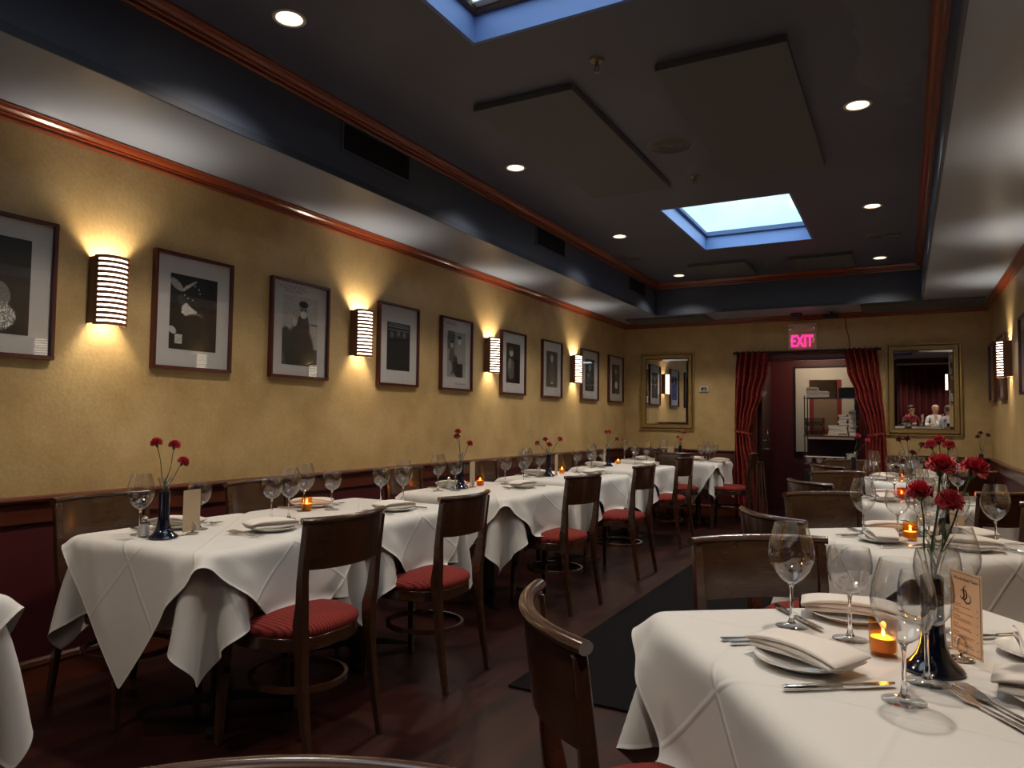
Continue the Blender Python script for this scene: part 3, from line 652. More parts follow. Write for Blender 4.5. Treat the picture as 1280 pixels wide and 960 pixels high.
# ------------------------------------------------------------------ curtains and rod
t = thing('curtain_rod', 'dark iron curtain rod across the doorway', 'curtain rod', (-1.09, YB-.10, 2.145))
obj('rod', MB().tube([(-.80, 0, 0), (.80, 0, 0)], .014, 12), M['black'], t, smooth=True)
for s in (-1, 1):
    obj('finial', MB().lathe([(0, -.02), (.014, -.02), (.014, 0), (.026, .008), (.028, .02), (.014, .03), (.014, .038), (.022, .045), (.012, .062), (0, .066)], 14), M['black'], t, smooth=True, loc=(s*.80, 0, 0), rot=(0, s*PI/2, 0))
    obj('bracket', MB().tube([(s*.76, 0, -.0), (s*.76, .05, -.03), (s*.76, .098, -.03)], .010, 8), M['black'], t)
def curtain(side, label):
    nu, nv = 90, 60; vs = []; fs = []
    for j in range(nv+1):
        v = j/nv; z = 2.16 - v*2.14
        # edge curves (x of outer and inner edge) by height
        if side < 0: xs = [(2.16, -1.905, -1.50), (1.9, -1.925, -1.52), (1.6, -1.935, -1.60), (1.3, -1.94, -1.69), (1.12, -1.935, -1.735), (1.0, -1.935, -1.71), (.6, -1.935, -1.60), (.02, -1.94, -1.56)]
        else: xs = [(2.16, -.275, -.635), (1.9, -.25, -.60), (1.6, -.225, -.51), (1.3, -.20, -.42), (1.15, -.19, -.385), (1.0, -.185, -.40), (.6, -.17, -.41), (.02, -.16, -.42)]
        for q in range(len(xs)-1):
            if xs[q][0] >= z >= xs[q+1][0] - 1e-6:
                k = (xs[q][0]-z)/(xs[q][0]-xs[q+1][0]); k = k*k*(3-2*k); xo = xs[q][1]*(1-k)+xs[q+1][1]*k; xi = xs[q][2]*(1-k)+xs[q+1][2]*k; break
        wd = abs(xi-xo); pinch = math.exp(-((z-1.12)/.22)**2)
        for i in range(nu+1):
            u = i/nu; x = xo + (xi-xo)*u
            a = (.038 + .010*math.sin(5*u+2*v))*(1-.35*pinch)
            y = YB - .10 + a*math.sin(u*2*PI*5.5 + .6*math.sin(v*4)) + .012*math.sin(u*17+v*7) - .02*pinch*math.sin(u*PI)
            vs.append((x, y, z + .008*math.sin(u*40)*(1 if j == 0 else 0)))
    for j in range(nv):
        for i in range(nu): a = j*(nu+1)+i; fs.append((a, a+1, a+nu+2, a+nu+1))
    t = thing('doorway_curtain', label, 'curtain', (-1.7 if side < 0 else -.42, YB-.1, 0), 0, 'doorway curtains')
    o = obj('drape', MB().add([(x-t.location.x, y-t.location.y, z) for x, y, z in vs], fs), M['curtain'], t, smooth='all')
    m = o.modifiers.new('thick', 'SOLIDIFY'); m.thickness = .004; m.offset = 0
    cx = (-1.935-1.735)/2 if side < 0 else -.29
    hw = .105 if side < 0 else .10
    pts = [(cx-t.location.x + hw*math.cos(a), .055*math.sin(a), 1.12+(.02*math.cos(a)*side)) for a in [2*PI*i/28 for i in range(28)]]
    obj('tieback', MB().sweep(pts, [(-.003, -.012), (.003, -.012), (.003, .012), (-.003, .012)], closed=True), M['curtain'], t, smooth=True)
curtain(-1, 'red patterned curtain tied back at the left of the doorway')
curtain(1, 'red patterned curtain tied back at the right of the doorway')

# ------------------------------------------------------------------ service shelf in the doorway
SY = YB+.30
t = thing('service_rack', 'dark open rack holding folded linen and glasses in the doorway', 'shelf', (-.815, SY, 0))
for z in (.735, 1.09, 1.57): obj('shelf', pbox(-.315, .315, -.17, .17, z-.015, z), M['steel'] if z > 1.2 else M['rail'], t, bevel=.003)
for x in (-.305, .295):
    for y in (-.165, .155): obj('upright', pbox(x, x+.012, y, y+.012, 0, 1.60), M['black'], t)
obj('lower_cabinet', pbox(-.31, .31, -.16, .16, .05, .66), M['black'], t, bevel=.004)
obj('back_panel', pbox(-.30, .30, .158, .165, .75, 1.04), mat('dark_glass_back', (.03, .015, .02), .15), t)
tag(obj('cardboard_box', pbox(-1.06, -.815+.06, SY-.02, SY+.15, 1.571, 1.80), M['board'], bevel=.003), 'brown cardboard box on top of the service rack', 'box')
b = MB(); b.box(-.72, -.52, SY-.1, SY+.1, 1.571, 1.70); tag(obj('black_case', b, M['black'], bevel=.01), 'black case on top of the rack right of the cardboard box', 'case')
def linen(w, d, h):
    b = MB(); n = 8
    pts = [(-w/2, 0), (-w/2+.006, h*.5), (-w/2, h), (w/2-.004, h), (w/2, h*.5), (w/2-.004, 0)]
    vs = []
    for y in (-d/2, d/2):
        for x, z in pts: vs.append((x, y, z))
    b.add(vs, [tuple(range(6)), tuple(range(6, 12))] + [(i, (i+1) % 6, (i+1) % 6+6, i+6) for i in range(6)])
    return b
t = thing('folded_napkin', 'x', 'linen'); o = obj('linen', linen(.135, .2, .026), M['towel'], t, bevel=.006)
rr = random.Random(5)
def stack(x, y, z, n, where, w=1.):
    for k in range(n):
        pos = 'topmost' if k == n-1 else ('lowest' if k == 0 else 'in the middle')
        dup(t, (x + rr.uniform(-.008, .008), y + rr.uniform(-.01, .01), z + k*.0265), rr.uniform(-.08, .08), 'folded white napkin %s of the %s' % (pos, where), 'folded napkins on the service rack', scale=(w, 1, 1))
stack(-1.02, SY-.12, 1.571, 5, 'left stack in front of the cardboard box'); stack(-.885, SY-.13, 1.571, 3, 'short stack in front of the cardboard box')
stack(-.775, SY-.06, 1.091, 5, 'short stack on the middle shelf'); stack(-.665, SY-.06, 1.091, 10, 'tall stack on the middle shelf', .75); stack(-.56, SY-.06, 1.091, 12, 'tallest stack at the shelf end', .7)
# glass racks
t = thing('glass_crate', 'x', 'crate')
b = MB(); b.box(-.11, .11, -.12, -.114, 0, .11); b.box(-.11, .11, .114, .12, 0, .11); b.box(-.11, -.104, -.114, .114, 0, .11); b.box(.104, .11, -.114, .114, 0, .11); b.box(-.104, .104, -.114, .114, 0, .006)
obj('crate_wall', b, M['shaker_glass'], t)
b = MB()
for i in range(4):
    for j in range(2): b.lathe([(.015, .008), (.022, .06), (.021, .06), (.014, .010)], 10, Matrix.Translation((-.078+i*.052, -.07+j*.08, 0)))
obj('tumblers', b, M['shaker_glass'], t, smooth=True)
dup(t, (-1.01, SY-.02, 1.091), 0, 'clear crate of small glasses on the middle shelf, lower one'); dup(t, (-1.01, SY-.02, 1.205), 0, 'clear crate of small glasses on the middle shelf, upper one')
# tray over a row of upturned bowls
tag(obj('serving_tray', pbox(-1.125, -.655, SY-.16, SY+.02, .815, .828), M['china'], bevel=.004), 'long white tray resting on a row of bowls on the low shelf', 'tray')
t = thing('small_bowl', 'x', 'bowl'); obj('bowl_body', MB().lathe([(0, .004), (.02, .004), (.04, .03), (.052, .077), (.054, .0785), (.050, .0785), (.036, .034), (.018, .010), (0, .009)], 20), M['china'], t, smooth=True)
for k in range(4): dup(t, (-1.07+.12*k, SY-.09, .736), 0, 'white bowl under the tray, %s from the left' % ('first', 'second', 'third', 'fourth')[k], 'white bowls under the tray')
# stoneware pot
t = thing('stoneware_pot', 'pale ribbed crock at the right end of the low rack shelf', 'pot', (-.575, SY-.08, .736))
obj('pot_body', MB().lathe([(0, 0), (.058, 0), (.062, .02), (.060, .04), (.064, .045), (.062, .12), (.068, .125), (.068, .135), (.058, .135), (.055, .02), (0, .02)], 24), M['stone'], t, smooth=30)
# framed mirror on the alcove wall, its reflection painted as flat colour panels
t = thing('framed_print', 'large pale framed print with a red rectangle, behind the service rack', 'picture', (-.98, YB+1.3, 1.44))
w, h = .40, .62
b = MB(); b.box(-w, w, -.03, 0, h-.02, h); b.box(-w, w, -.03, 0, -h, -h+.02); b.box(-w, -w+.02, -.03, 0, -h+.02, h-.02); b.box(w-.02, w, -.03, 0, -h+.02, h-.02)
obj('frame', b, M['black'], t); obj('print_paper', pbox(-w+.02, w-.02, -.012, -.002, -h+.02, h-.02), mat('pale_print', (.55, .50, .42), .5), t)
obj('red_field', pbox(-.20, .22, -.014, -.012, -.35, .42), mat('print_red', (.20, .02, .02), .5), t)
obj('pale_centre', pbox(-.14, .16, -.0155, -.014, -.28, .34), mat('print_tan', (.22, .15, .09), .5), t)
light('AREA', (-1.05, YB+.7, 2.38), 7, (1, .82, .62), .4, name='alcove_ceiling_lamp')  # added fill light that brightens the alcove, no fitting belongs to it
# folded tray stand by the left curtain, and papers
t = thing('folding_tray_stand', 'folded dark wooden tray stand leaning by the left curtain', 'stand', (-1.60, YB-.16, 0))
for k, (a, c) in enumerate(((-.06, -.03), (-.02, .0), (.03, .02), (.08, .04))): obj('leg', MB().sweep([(a+.0, .02*(k % 2), 0), (c-.02, .02*(k % 2), .74)], [(-.009, -.006), (.009, -.006), (.009, .006), (-.009, .006)]), mat('stand_wood', (.06, .03, .02), .4) if k == 0 else bpy.data.materials['stand_wood'], t)
obj('crossbar', pbox(-.06, .03, -.02, .0, .74, .755), bpy.data.materials['stand_wood'], t)
t = thing('clip_lamp', 'small white clip lamp beside the left curtain', 'lamp', (-1.60, YB+.04, 1.62))
obj('lamp_shade', MB().lathe([(.018, .05), (.045, -.02), (.043, -.02), (.016, .048)], 16), M['china'], t, smooth=True, rot=(.2, .9, 0))
obj('lamp_arm', MB().tube([(.0, 0, .03), (.01, 0, .10), (.02, 0, .13)], .006, 6), M['steel'], t, smooth=True); obj('clip', pbox(-.012, .02, -.015, .015, .125, .15), M['steel'], t)

# ------------------------------------------------------------------ tables and cloths
TW = .82
def simulate(size, rot, hx, hy, top, depth, off, boxes=(), N=50, steps=260, seed=1, lift=.03, kx=1., under=None):
    """square linen falling over a table top (centre origin, top at z=0)"""
    g = np.linspace(-size/2, size/2, N); h = g[1]-g[0]
    X0, Y0 = np.meshgrid(g, g, indexing='ij'); c, s = math.cos(rot), math.sin(rot)
    P = np.stack([(X0*c - Y0*s)*kx, X0*s + Y0*c, np.full_like(X0, lift)], -1); F0 = P.reshape(-1, 3).copy(); rs = np.random.RandomState(seed)
    P[..., 2] += rs.rand(N, N)*.002; V = np.zeros_like(P); dt = 1/60
    offs = [((1,0), h, 1.), ((0,1), h, 1.), ((1,1), h*2**.5, .5), ((1,-1), h*2**.5, .5), ((2,0), 2*h, .12), ((0,2), 2*h, .12), ((4,0), 4*h, .015), ((0,4), 4*h, .015)]
    def pairs():
        out = []
        for (di, dj), L, k in offs:
            ax = 0 if di else 1; st = max(abs(di), abs(dj)); I, J = np.meshgrid(np.arange(N), np.arange(N), indexing='ij')
            ok = (I+di >= 0) & (I+di < N) & (J+dj >= 0) & (J+dj < N)
            for par in (0, 1):
                q = (((I if ax == 0 else J)//st) % 2 == par) & ok
                a_, b2_ = I[q]*N+J[q], (I[q]+di)*N+J[q]+dj; out.append((a_, b2_, np.linalg.norm(F0[a_]-F0[b2_], axis=1), k))
        return out
    PR = pairs(); F = P.reshape(-1, 3); r = .012
    def push(F, old, x0, x1, y0, y1, z0, z1, fr):
        lo = np.array([x0+r, y0+r, z0+r]); hi = np.array([x1-r, y1-r, z1-r]); q = np.clip(F, lo, hi); d = F-q; L = np.linalg.norm(d, axis=1)
        k = (L < r) & (L > 1e-9); F[k] = q[k] + d[k]/L[k][:, None]*r
        k2 = L <= 1e-9
        if k2.any():
            G = F[k2]; D = np.stack([G[:,0]-x0, x1-G[:,0], G[:,1]-y0, y1-G[:,1], z1-G[:,2]], 1); w = D.argmin(1)
            G[w == 0, 0] = x0; G[w == 1, 0] = x1; G[w == 2, 1] = y0; G[w == 3, 1] = y1; G[w == 4, 2] = z1; F[k2] = G
        t = k | k2
        F[t] = F[t] - (F[t]-old[t])*fr*np.array([1, 1, 0])
    Vf = V.reshape(-1, 3)
    if under is not None:                        # outline of the linen below, as radius by heading and height
        NA, NZ, dz = 180, 30, .018; RG = np.zeros((NA, NZ)); U2 = under
        fine = []
        for a0 in np.linspace(0, 1, 4)[:-1]:
            for b0 in np.linspace(0, 1, 4)[:-1]:
                fine.append((U2[:-1,:-1]*(1-a0)*(1-b0) + U2[1:,:-1]*a0*(1-b0) + U2[:-1,1:]*(1-a0)*b0 + U2[1:,1:]*a0*b0).reshape(-1, 3))
        fine = np.concatenate(fine); rr_ = np.hypot(fine[:,0], fine[:,1]); ia = ((np.arctan2(fine[:,1], fine[:,0])/(2*PI)) % 1*NA).astype(int) % NA
        iz = np.clip((-fine[:,2]/dz).astype(int), 0, NZ-1); np.maximum.at(RG, (ia, iz), rr_)
        RG = np.maximum(RG, np.maximum(np.roll(RG, 1, 0), np.roll(RG, -1, 0)))
    def drape_over(F):
        r0 = np.hypot(F[:,0], F[:,1]); a = ((np.arctan2(F[:,1], F[:,0])/(2*PI)) % 1*NA).astype(int) % NA; z = np.clip((-F[:,2]/dz).astype(int), 0, NZ-1)
        need = RG[a, z]+.006; k = (F[:,2] < -.012) & (r0 < need) & (need > .05); F[k, :2] *= (need[k]/r0[k])[:, None]
    for st in range(steps):
        old = F.copy(); Vf[:, 2] -= 9.8*dt; Vf *= .965; F += Vf*dt
        for it in range(14):
            for a, b_, L, k in PR:
                d = F[b_]-F[a]; ln = np.linalg.norm(d, axis=1)+1e-9; cr = ((ln-L)/ln*.5*k)[:, None]*d; F[a] += cr; F[b_] -= cr
            push(F, old, -hx-off, hx+off, -hy-off, hy+off, -depth, off+top, .25)
            for bx in boxes: push(F, old, *bx, .3)
            if under is not None and it % 3 == 2: drape_over(F)
        Vf[:] = (F-old)/dt; sp = np.linalg.norm(Vf, axis=1); k = sp > 3; Vf[k] *= (3/sp[k])[:, None]
    uv = np.stack([(X0/size+.5), (Y0/size+.5)], -1)
    return F.reshape(N, N, 3), uv
def cloth_mesh(name, P, uv, col='cloth'):
    N = P.shape[0]; me = bpy.data.meshes.new(name)
    fs = [(i*N+j, (i+1)*N+j, (i+1)*N+j+1, i*N+j+1) for i in range(N-1) for j in range(N-1)]
    me.from_pydata([tuple(map(float, p)) for p in P.reshape(-1, 3)], [], fs); me.materials.append(M[col])
    ul = me.uv_layers.new(name='UVMap'); U = uv.reshape(-1, 2); li = np.zeros(len(me.loops), dtype=np.int32); me.loops.foreach_get('vertex_index', li)
    ul.data.foreach_set('uv', U[li].astype(np.float32).reshape(-1)); me.polygons.foreach_set('use_smooth', [True]*len(me.polygons)); me.update()
    return me
SEATZ = .485 - .75
h2 = TW/2
def seat_box(side, half=h2, wd=.20, inn=.12):
    o = half-inn
    return {'E': (o, o+.5, -wd, wd, -.5, SEATZ), 'W': (-o-.5, -o, -wd, wd, -.5, SEATZ), 'N': (-wd, wd, o, o+.5, -.5, SEATZ), 'S': (-wd, wd, -o-.5, -o, -.5, SEATZ)}[side]
uP, uU = simulate(TW+.50, 0, h2, h2, 0, .045, .002, [seat_box('E'), seat_box('W')], steps=180, seed=1)
oP, oU = simulate(1.30, PI/4, h2, h2, 0, .05, .008, [seat_box('E'), seat_box('W')], steps=190, seed=2, kx=.86, under=uP)
uQ, uV = simulate(TW+.50, 0, h2, h2, 0, .045, .002, [seat_box(s) for s in 'NSEW'], steps=180, seed=3)
oQ, oV = simulate(1.23, PI/4, h2, h2, 0, .05, .008, [seat_box(s) for s in 'NSEW'], steps=190, seed=4, under=uQ)
ME = {'uL': cloth_mesh('tablecloth', uP, uU), 'oL': cloth_mesh('cloth_overlay', oP, oU), 'uR': cloth_mesh('tablecloth', uQ, uV), 'oR': cloth_mesh('cloth_overlay', oQ, oV)}
def stand_proto():
    t = thing('restaurant_table', 'x', 'table')
    obj('tabletop', pbox(-h2+.022, h2-.022, -h2+.022, h2-.022, .706, .744), M['chair2'], t, bevel=.004)
    obj('column', MB().lathe([(0, .03), (.055, .03), (.045, .06), (.038, .09), (.038, .68), (.06, .70), (.06, .708), (0, .708)], 16), M['iron'], t, smooth=30)
    for k in range(4):
        m = Matrix.Rotation(PI/4 + k*PI/2, 4, 'Z'); p = [(.03, 0, .055), (.15, 0, .045), (.29, 0, .022), (.31, 0, .015)]
        obj('foot', MB().sweep([tuple(m @ Vector(q)) for q in p], [(-.02, -.014), (.02, -.014), (.014, .014), (-.014, .014)], scale=[(1.2, 1.2), (1, 1), (.9, .7), (.9, .6)]), M['iron'], t, smooth=30)
    return t
TB = stand_proto()
def table(kind, x, y, rz, sx, sy, lab):
    layers = (('u', 'tablecloth', 'white undercloth', 0), ('o', 'cloth_overlay', 'white square overlay cloth laid cornerwise', 0))
    if 'far right' in lab: layers = layers[:1]
    dup(TB, (x, y, 0), rz, 'black pedestal table under white linen, ' + lab, 'restaurant tables', scale=(sx, sy, 1))
    for key, nm, wd, dz in layers:
        o = obj(nm, ME[key + kind], None, loc=(x, y, .750+dz), rot=(0, 0, rz)); o.scale = (sx, sy, 1)
        s = o.modifiers.new('sub', 'SUBSURF'); s.levels = s.render_levels = 1
        tag(o, wd + ' of the ' + lab, 'tablecloth', 'table linens')
R36, R40 = math.radians(36), math.radians(40)
e1 = Vector((.809, .588)); e2 = Vector((.588, -.809))
TABLES = {
 'T0': ('L', -2.575, .68, 0, 1.05, 1.02, 'table cut off at the left edge'),
 'T1': ('L', -2.59, 2.165, 0, 1, 1.05, 'nearest full table on the left'),
 'T2': ('L', -2.59, 3.04, 0, 1, 1.05, 'table butted behind the nearest left one'),
 'T3': ('L', -2.58, 4.42, 0, 1, 1.26, 'third table along the left wall'),
 'T4': ('L', -2.62, 5.80, 0, 1, 1.26, 'fourth table along the left wall'),
 'T5': ('L', -2.65, 7.40, 0, 1, 1.26, 'fifth table along the left wall'),
 'T6': ('L', -2.88, 8.97, 0, .74, 1, 'far left corner table'),
 'T7': ('L', -2.25, 8.97, 0, .78, 1, 'far table by the left curtain'),
 'R1': ('R', -.596+.46*(.809+.588), 1.849+.46*(.588-.809), R36, 1.12, 1.12, 'big foreground table at the right'),
 'R2': ('R', .08, 3.53, R40, 1, 1, 'second table on the right'),
 'R3': ('R', .05, 5.30, R40, 1, 1, 'third table on the right'),
 'R4': ('R', 0.0, 7.20, R40, 1, 1, 'fourth table on the right'),
 'R5': ('R', .40, 8.93, 0, .90, .90, 'far right corner table'),
}
for k, a in TABLES.items(): table(*a)

# ------------------------------------------------------------------ chairs
def chair_proto(name, wood):
    t = thing(name, 'x', 'chair')
    def yb(x, z): return -.235 + .055*(abs(x)/.21)**2 - .05*max(0, (z-.46))/.42 - .012
    # curved back panel
    nx, nz = 16, 8; vs = []; fs = []; Z0, Z1 = .70, .872
    for side in (0, 1):
        for j in range(nz+1):
            for i in range(nx+1):
                x = -.205 + .41*i/nx; z = Z0 + (Z1-Z0)*j/nz + (.014*(1-(x/.205)**2) if j == nz else 0)*0
                if j == 0: z += .006*(abs(x)/.205)**4
                vs.append((x, yb(x, z) + (.0 if side == 0 else .018), z))
    W = nx+1; K = W*(nz+1)
    for j in range(nz):
        for i in range(nx): a = j*W+i; fs += [(a, a+1, a+W+1, a+W), (K+a, K+a+W, K+a+W+1, K+a+1)]
    for i in range(nx): a = i; c = nz*W+i; fs += [(a, K+a, K+a+1, a+1), (c, c+1, K+c+1, K+c)]
    for j in range(nz): a = j*W; c = j*W+nx; fs += [(a, a+W, K+a+W, K+a), (c, K+c, K+c+W, c+W)]
    obj('back_panel', MB().add(vs, fs), wood, t, smooth=40)
    pts = [(-.218 + .436*i/20, yb(-.218+.436*i/20, .88)+.009, .880) for i in range(21)]
    sec = [(.016*math.cos(a), .0125*math.sin(a)) for a in [2*PI*i/12 for i in range(12)]]
    obj('top_rail', MB().sweep(pts, sec), wood, t, smooth=50)
    for s in (-1, 1):
        # rear leg and post in one sweep
        path = [(s*.185, -.262, 0), (s*.183, -.235, .15), (s*.18, -.212, .32), (s*.178, -.202, .44), (s*.180, -.198, .50), (s*.187, yb(.19, .58)+.006, .58), (s*.192, yb(.195, .66)+.009, .66), (s*.194, yb(.2, .74)+.009, .74), (s*.196, yb(.2, .865)+.009, .865)]
        sc = [(.7, .75), (.85, .9), (1, 1.1), (1.1, 1.5), (1.1, 1.55), (1., 1.25), (1., 1.05), (.95, .9), (.9, .8)]
        obj('rear_leg', MB().sweep(path, [(-.015, -.016), (.015, -.016), (.015, .016), (-.015, .016)], up=(0, 1, 0), scale=sc), wood, t, smooth=50, bevel=.003)
        path = [(s*.185, .205, 0), (s*.180, .20, .2), (s*.172, .19, .42)]
        obj('front_leg', MB().sweep(path, [(-.018, -.018), (.018, -.018), (.018, .018), (-.018, .018)], up=(0, 1, 0), scale=[(.65, .65), (.85, .85), (1.05, 1.05)]), wood, t, bevel=.003)
    def outline(r, n=40):
        pts = []
        for i in range(n):
            a = 2*PI*i/n; c, s_ = math.cos(a), math.sin(a); p = 3.2 if s_ > 0 else 3.0
            k = (abs(c)**p + abs(s_)**p)**(-1/p); w = 1.0 if s_ > 0 else 1 - .12*abs(s_)
            pts.append((r*k*c*w, r*.96*k*s_ + .0))
        return pts
    obj('seat_frame', MB().prism(outline(.213), .395, .445), wood, t, smooth=40, bevel=.004)
    O = outline(1.); rings = [(.212, .445), (.219, .458), (.217, .472), (.200, .486), (.150, .498), (.08, .503)]
    vs = []; n = len(O)
    for r, z in rings: vs += [(x*r, y*r, z) for x, y in O]
    vs.append((0, 0, .504)); fs = [(k*n+i, k*n+(i+1) % n, (k+1)*n+(i+1) % n, (k+1)*n+i) for k in range(len(rings)-1) for i in range(n)]
    fs += [((len(rings)-1)*n+i, (len(rings)-1)*n+(i+1) % n, len(vs)-1) for i in range(n)]
    obj('seat', MB().add(vs, fs), M['seat'], t, smooth='all')
    pts = [(.168*math.cos(2*PI*i/36), .188*math.sin(2*PI*i/36)-.01, .245) for i in range(36)]
    obj('stretcher_ring', MB().sweep(pts, [(-.007, -.011), (.007, -.011), (.007, .011), (-.007, .011)], closed=True), wood, t, smooth=40)
    return t
CH = chair_proto('dining_chair', M['chair'])
CHD = CH
def ch(x, y, face, lab, backpos=True, g='dining chairs'):
    """x, y: where the middle of the top rail stands; face: heading the sitter looks along"""
    d = Vector((math.cos(face), math.sin(face)))
    p = Vector((x, y)) + d*.29 if backpos else Vector((x, y))
    dup(CH, (p.x, p.y, 0), face - PI/2, lab, g, scale=(1.04, 1, 1))
W = PI
ch(-1.815, 2.12, W+.0, 'dark wooden chair with red seat, aisle side of the nearest left table')
ch(-1.815, 2.97, W+.02, 'dark wooden chair with red seat, aisle side, second along the aisle')
ch(-1.825, 4.45, W-.14, 'dark wooden chair with red seat, aisle side, third along the aisle')
ch(-1.81, 5.69, W-.06, 'dark wooden chair with red seat, aisle side, fourth along the aisle')
ch(-1.90, 7.26, W-.10, 'dark wooden chair with red seat, aisle side, fifth along the aisle')
ch(-3.26, 2.0, 0, 'dark wooden chair against the left wall behind the nearest flower vase')
ch(-3.27, 2.90, 0, 'dark wooden chair against the left wall, second from the front')
ch(-3.27, 4.25, 0, 'dark wooden chair against the left wall, third from the front')
ch(-3.27, 5.40, 0, 'dark wooden chair against the left wall, fourth from the front')
ch(-3.27, 7.10, 0, 'dark wooden chair against the left wall, fifth from the front')
ch(-2.36, 8.20, PI/2, 'dark wooden chair with its back to us at the far table')
ch(-1.53, 8.85, W+.1, 'dark wooden chair seen side on beside the left curtain')
ch(-2.78, 9.50, -PI/2, 'dark wooden chair against the end wall below the left mirror')
a36, a40 = R36, R40
def rch(t, side, lab, dist=.77, da=0., slide=0.):
    _, x, y, rz, *_r = TABLES[t]; a = {'SW': rz, 'NW': rz-PI/2, 'NE': rz+PI, 'SE': rz+PI/2}[side]
    d = Vector((math.cos(a), math.sin(a))); n = Vector((-d.y, d.x)); p = Vector((x, y)) - d*dist + n*slide
    ch(p.x, p.y, a+da, lab)
rch('R1', 'SW', 'brown wooden chair in the centre foreground, at the near side of the foreground table', .85, slide=.0)
rch('R1', 'NW', 'brown wooden chair with broad glossy back behind the foreground table', .82)
rch('R1', 'NE', 'wooden chair at the right wall side of the foreground table', .80)
rch('R2', 'SW', 'wooden chair turned towards the second right table, just behind the broad-backed chair', .80, slide=-.03)
rch('R2', 'NW', 'brown wooden chair behind the second right table', .76)
rch('R2', 'NE', 'wooden chair on the wall side of the second right table')
rch('R3', 'SW', 'wooden chair on the aisle side of the third right table', .80, slide=0)
rch('R3', 'NW', 'wooden chair behind the third right table', .82)
rch('R3', 'SE', 'dark wooden chair on the wall side of the third right table')
rch('R4', 'SW', 'wooden chair on the aisle side of the fourth right table', .82)
rch('R4', 'NW', 'wooden chair behind the fourth right table, nearest the curtain', .86)
rch('R4', 'SE', 'dark wooden chair on the wall side of the fourth right table')
ch(.36, 9.5, -PI/2, 'dark wooden chair against the end wall below the right mirror')
ch(-.60, .555, a36-PI/2, 'brown wooden chair cut off at the bottom edge of the picture')

# ------------------------------------------------------------------ tableware prototypes
SEG = 40
def glass_proto(name, H, rf, stem, bowl, lab):
    t = thing(name, 'x', 'glass')
    obj('bowl', MB().lathe(bowl, SEG, close=True), M['glass'], t, smooth=60)
    obj('stem', MB().lathe([(0, .0085), (.010, .0085), (.006, .018), (.0040, .035), (.0038, stem-.015), (.0058, stem-.004), (.0105, stem+.002), (0, stem+.0005)], 20), M['solid_glass'], t, smooth=60)
    obj('foot', MB().lathe([(0, .0002), (rf, .0002), (rf+.001, .0014), (rf-.002, .0030), (rf*.6, .0048), (.011, .0085), (0, .0086)], SEG), M['stemglass'], t, smooth=60)
    return t
def bowl_profile(pts, z0, th=.0011):
    out = [(r, z0+z) for r, z in pts]; inn = [(max(r-th, 0), z0+z+(th if i < 3 else 0)) for i, (r, z) in enumerate(pts)]
    return out + inn[::-1]
big = bowl_profile([(0, 0), (.014, .003), (.028, .014), (.042, .032), (.0515, .055), (.0535, .075), (.050, .100), (.042, .128), (.0365, .146)], .102)
sml = bowl_profile([(0, 0), (.014, .003), (.029, .012), (.041, .028), (.047, .048), (.0485, .066), (.0465, .086), (.0425, .104)], .103)
G1 = glass_proto('wine_glass', .25, .036, .102, big, ''); G2 = glass_proto('water_goblet', .21, .037, .103, sml, '')
PL = thing('bread_plate', 'x', 'plate')
obj('plate_body', MB().lathe([(0, .003), (.055, .003), (.056, 0), (.062, 0), (.064, .004), (.092, .0125), (.095, .0145), (.094, .0165), (.088, .015), (.060, .0075), (0, .0065)], 40), M['china'], PL, smooth=50)
def napkin_mb(seed=0):
    r = random.Random(seed); b = MB()
    def slab(L, W, T, z, x, rot, taper, curl):
        n, m = 16, 12; vs = []; fs = []
        for i in range(n+1):
            u = -1 + 2*i/n; w = W/2*(1 + taper*u)*(1-.02*u*u)
            for j in range(m):
                a = 2*PI*j/m; ca, sa = math.cos(a), math.sin(a)
                px = w*math.copysign(abs(ca)**.35, ca); pz = T/2*(1-.45*abs(u)**3)*math.copysign(abs(sa)**.6, sa)
                zz = z - (z-.02)*.45*abs(u)**3 + pz + curl*max(0, px/w)**2*.6 + .002*math.sin(u*3+px*30)
                vs.append((x + px, u*L/2, zz))
        for i in range(n):
            for j in range(m): fs.append((i*m+j, i*m+(j+1) % m, (i+1)*m+(j+1) % m, (i+1)*m+j))
        fs += [tuple(range(m))[::-1], tuple(n*m+j for j in range(m))]
        b.add(vs, fs, Matrix.Rotation(rot, 4, 'Z'))
    slab(.205, .100, .013, .0235, -.004, .05, .10, .004)
    slab(.215, .088, .014, .0345, .006, -.07, .16, .004)
    slab(.222, .104, .012, .0465, .0, .0, .14, .003)
    return b
NK = thing('folded_napkin_on_plate', 'x', 'napkin'); obj('napkin_layers', napkin_mb(), M['napkin'], NK, smooth='all')
def fork_mb():
    b = MB(); L = .19   # along +y, tines at +y end
    def z(y): return .003 + .010*max(0, (y-.03)/.065)**1.0*(1 if y < .08 else 1) - .012*max(0, (y-.075)/.02)**2*.4
    out = [(-.095, .0065), (-.085, .0075), (-.04, .0052), (.0, .0032), (.02, .0034), (.030, .008), (.045, .0115), (.052, .0120)]
    vs = []; fs = []
    for y, w in out:
        for s in (-1, 1): vs += [(s*w, y, z(y)-.0012), (s*w, y, z(y)+.0012)]
    for i in range(len(out)-1):
        a = i*4; c = a+4; fs += [(a, c, c+2, a+2), (a+1, a+3, c+3, c+1), (a, a+1, c+1, c), (a+2, c+2, c+3, a+3)]
    fs += [(0, 2, 3, 1), (len(vs)-4, len(vs)-3, len(vs)-1, len(vs)-2)]; b.add(vs, fs)
    for k in range(4):
        x = -.0096 + k*.0064
        b.sweep([(x, .050, z(.05)), (x, .07, z(.07)), (x, .088, z(.085)), (x*.96, .096, z(.09))], [(-.0017, -.001), (.0017, -.001), (.0017, .001), (-.0017, .001)], scale=[(1, 1), (1, 1), (.9, .9), (.4, .5)])
    return b
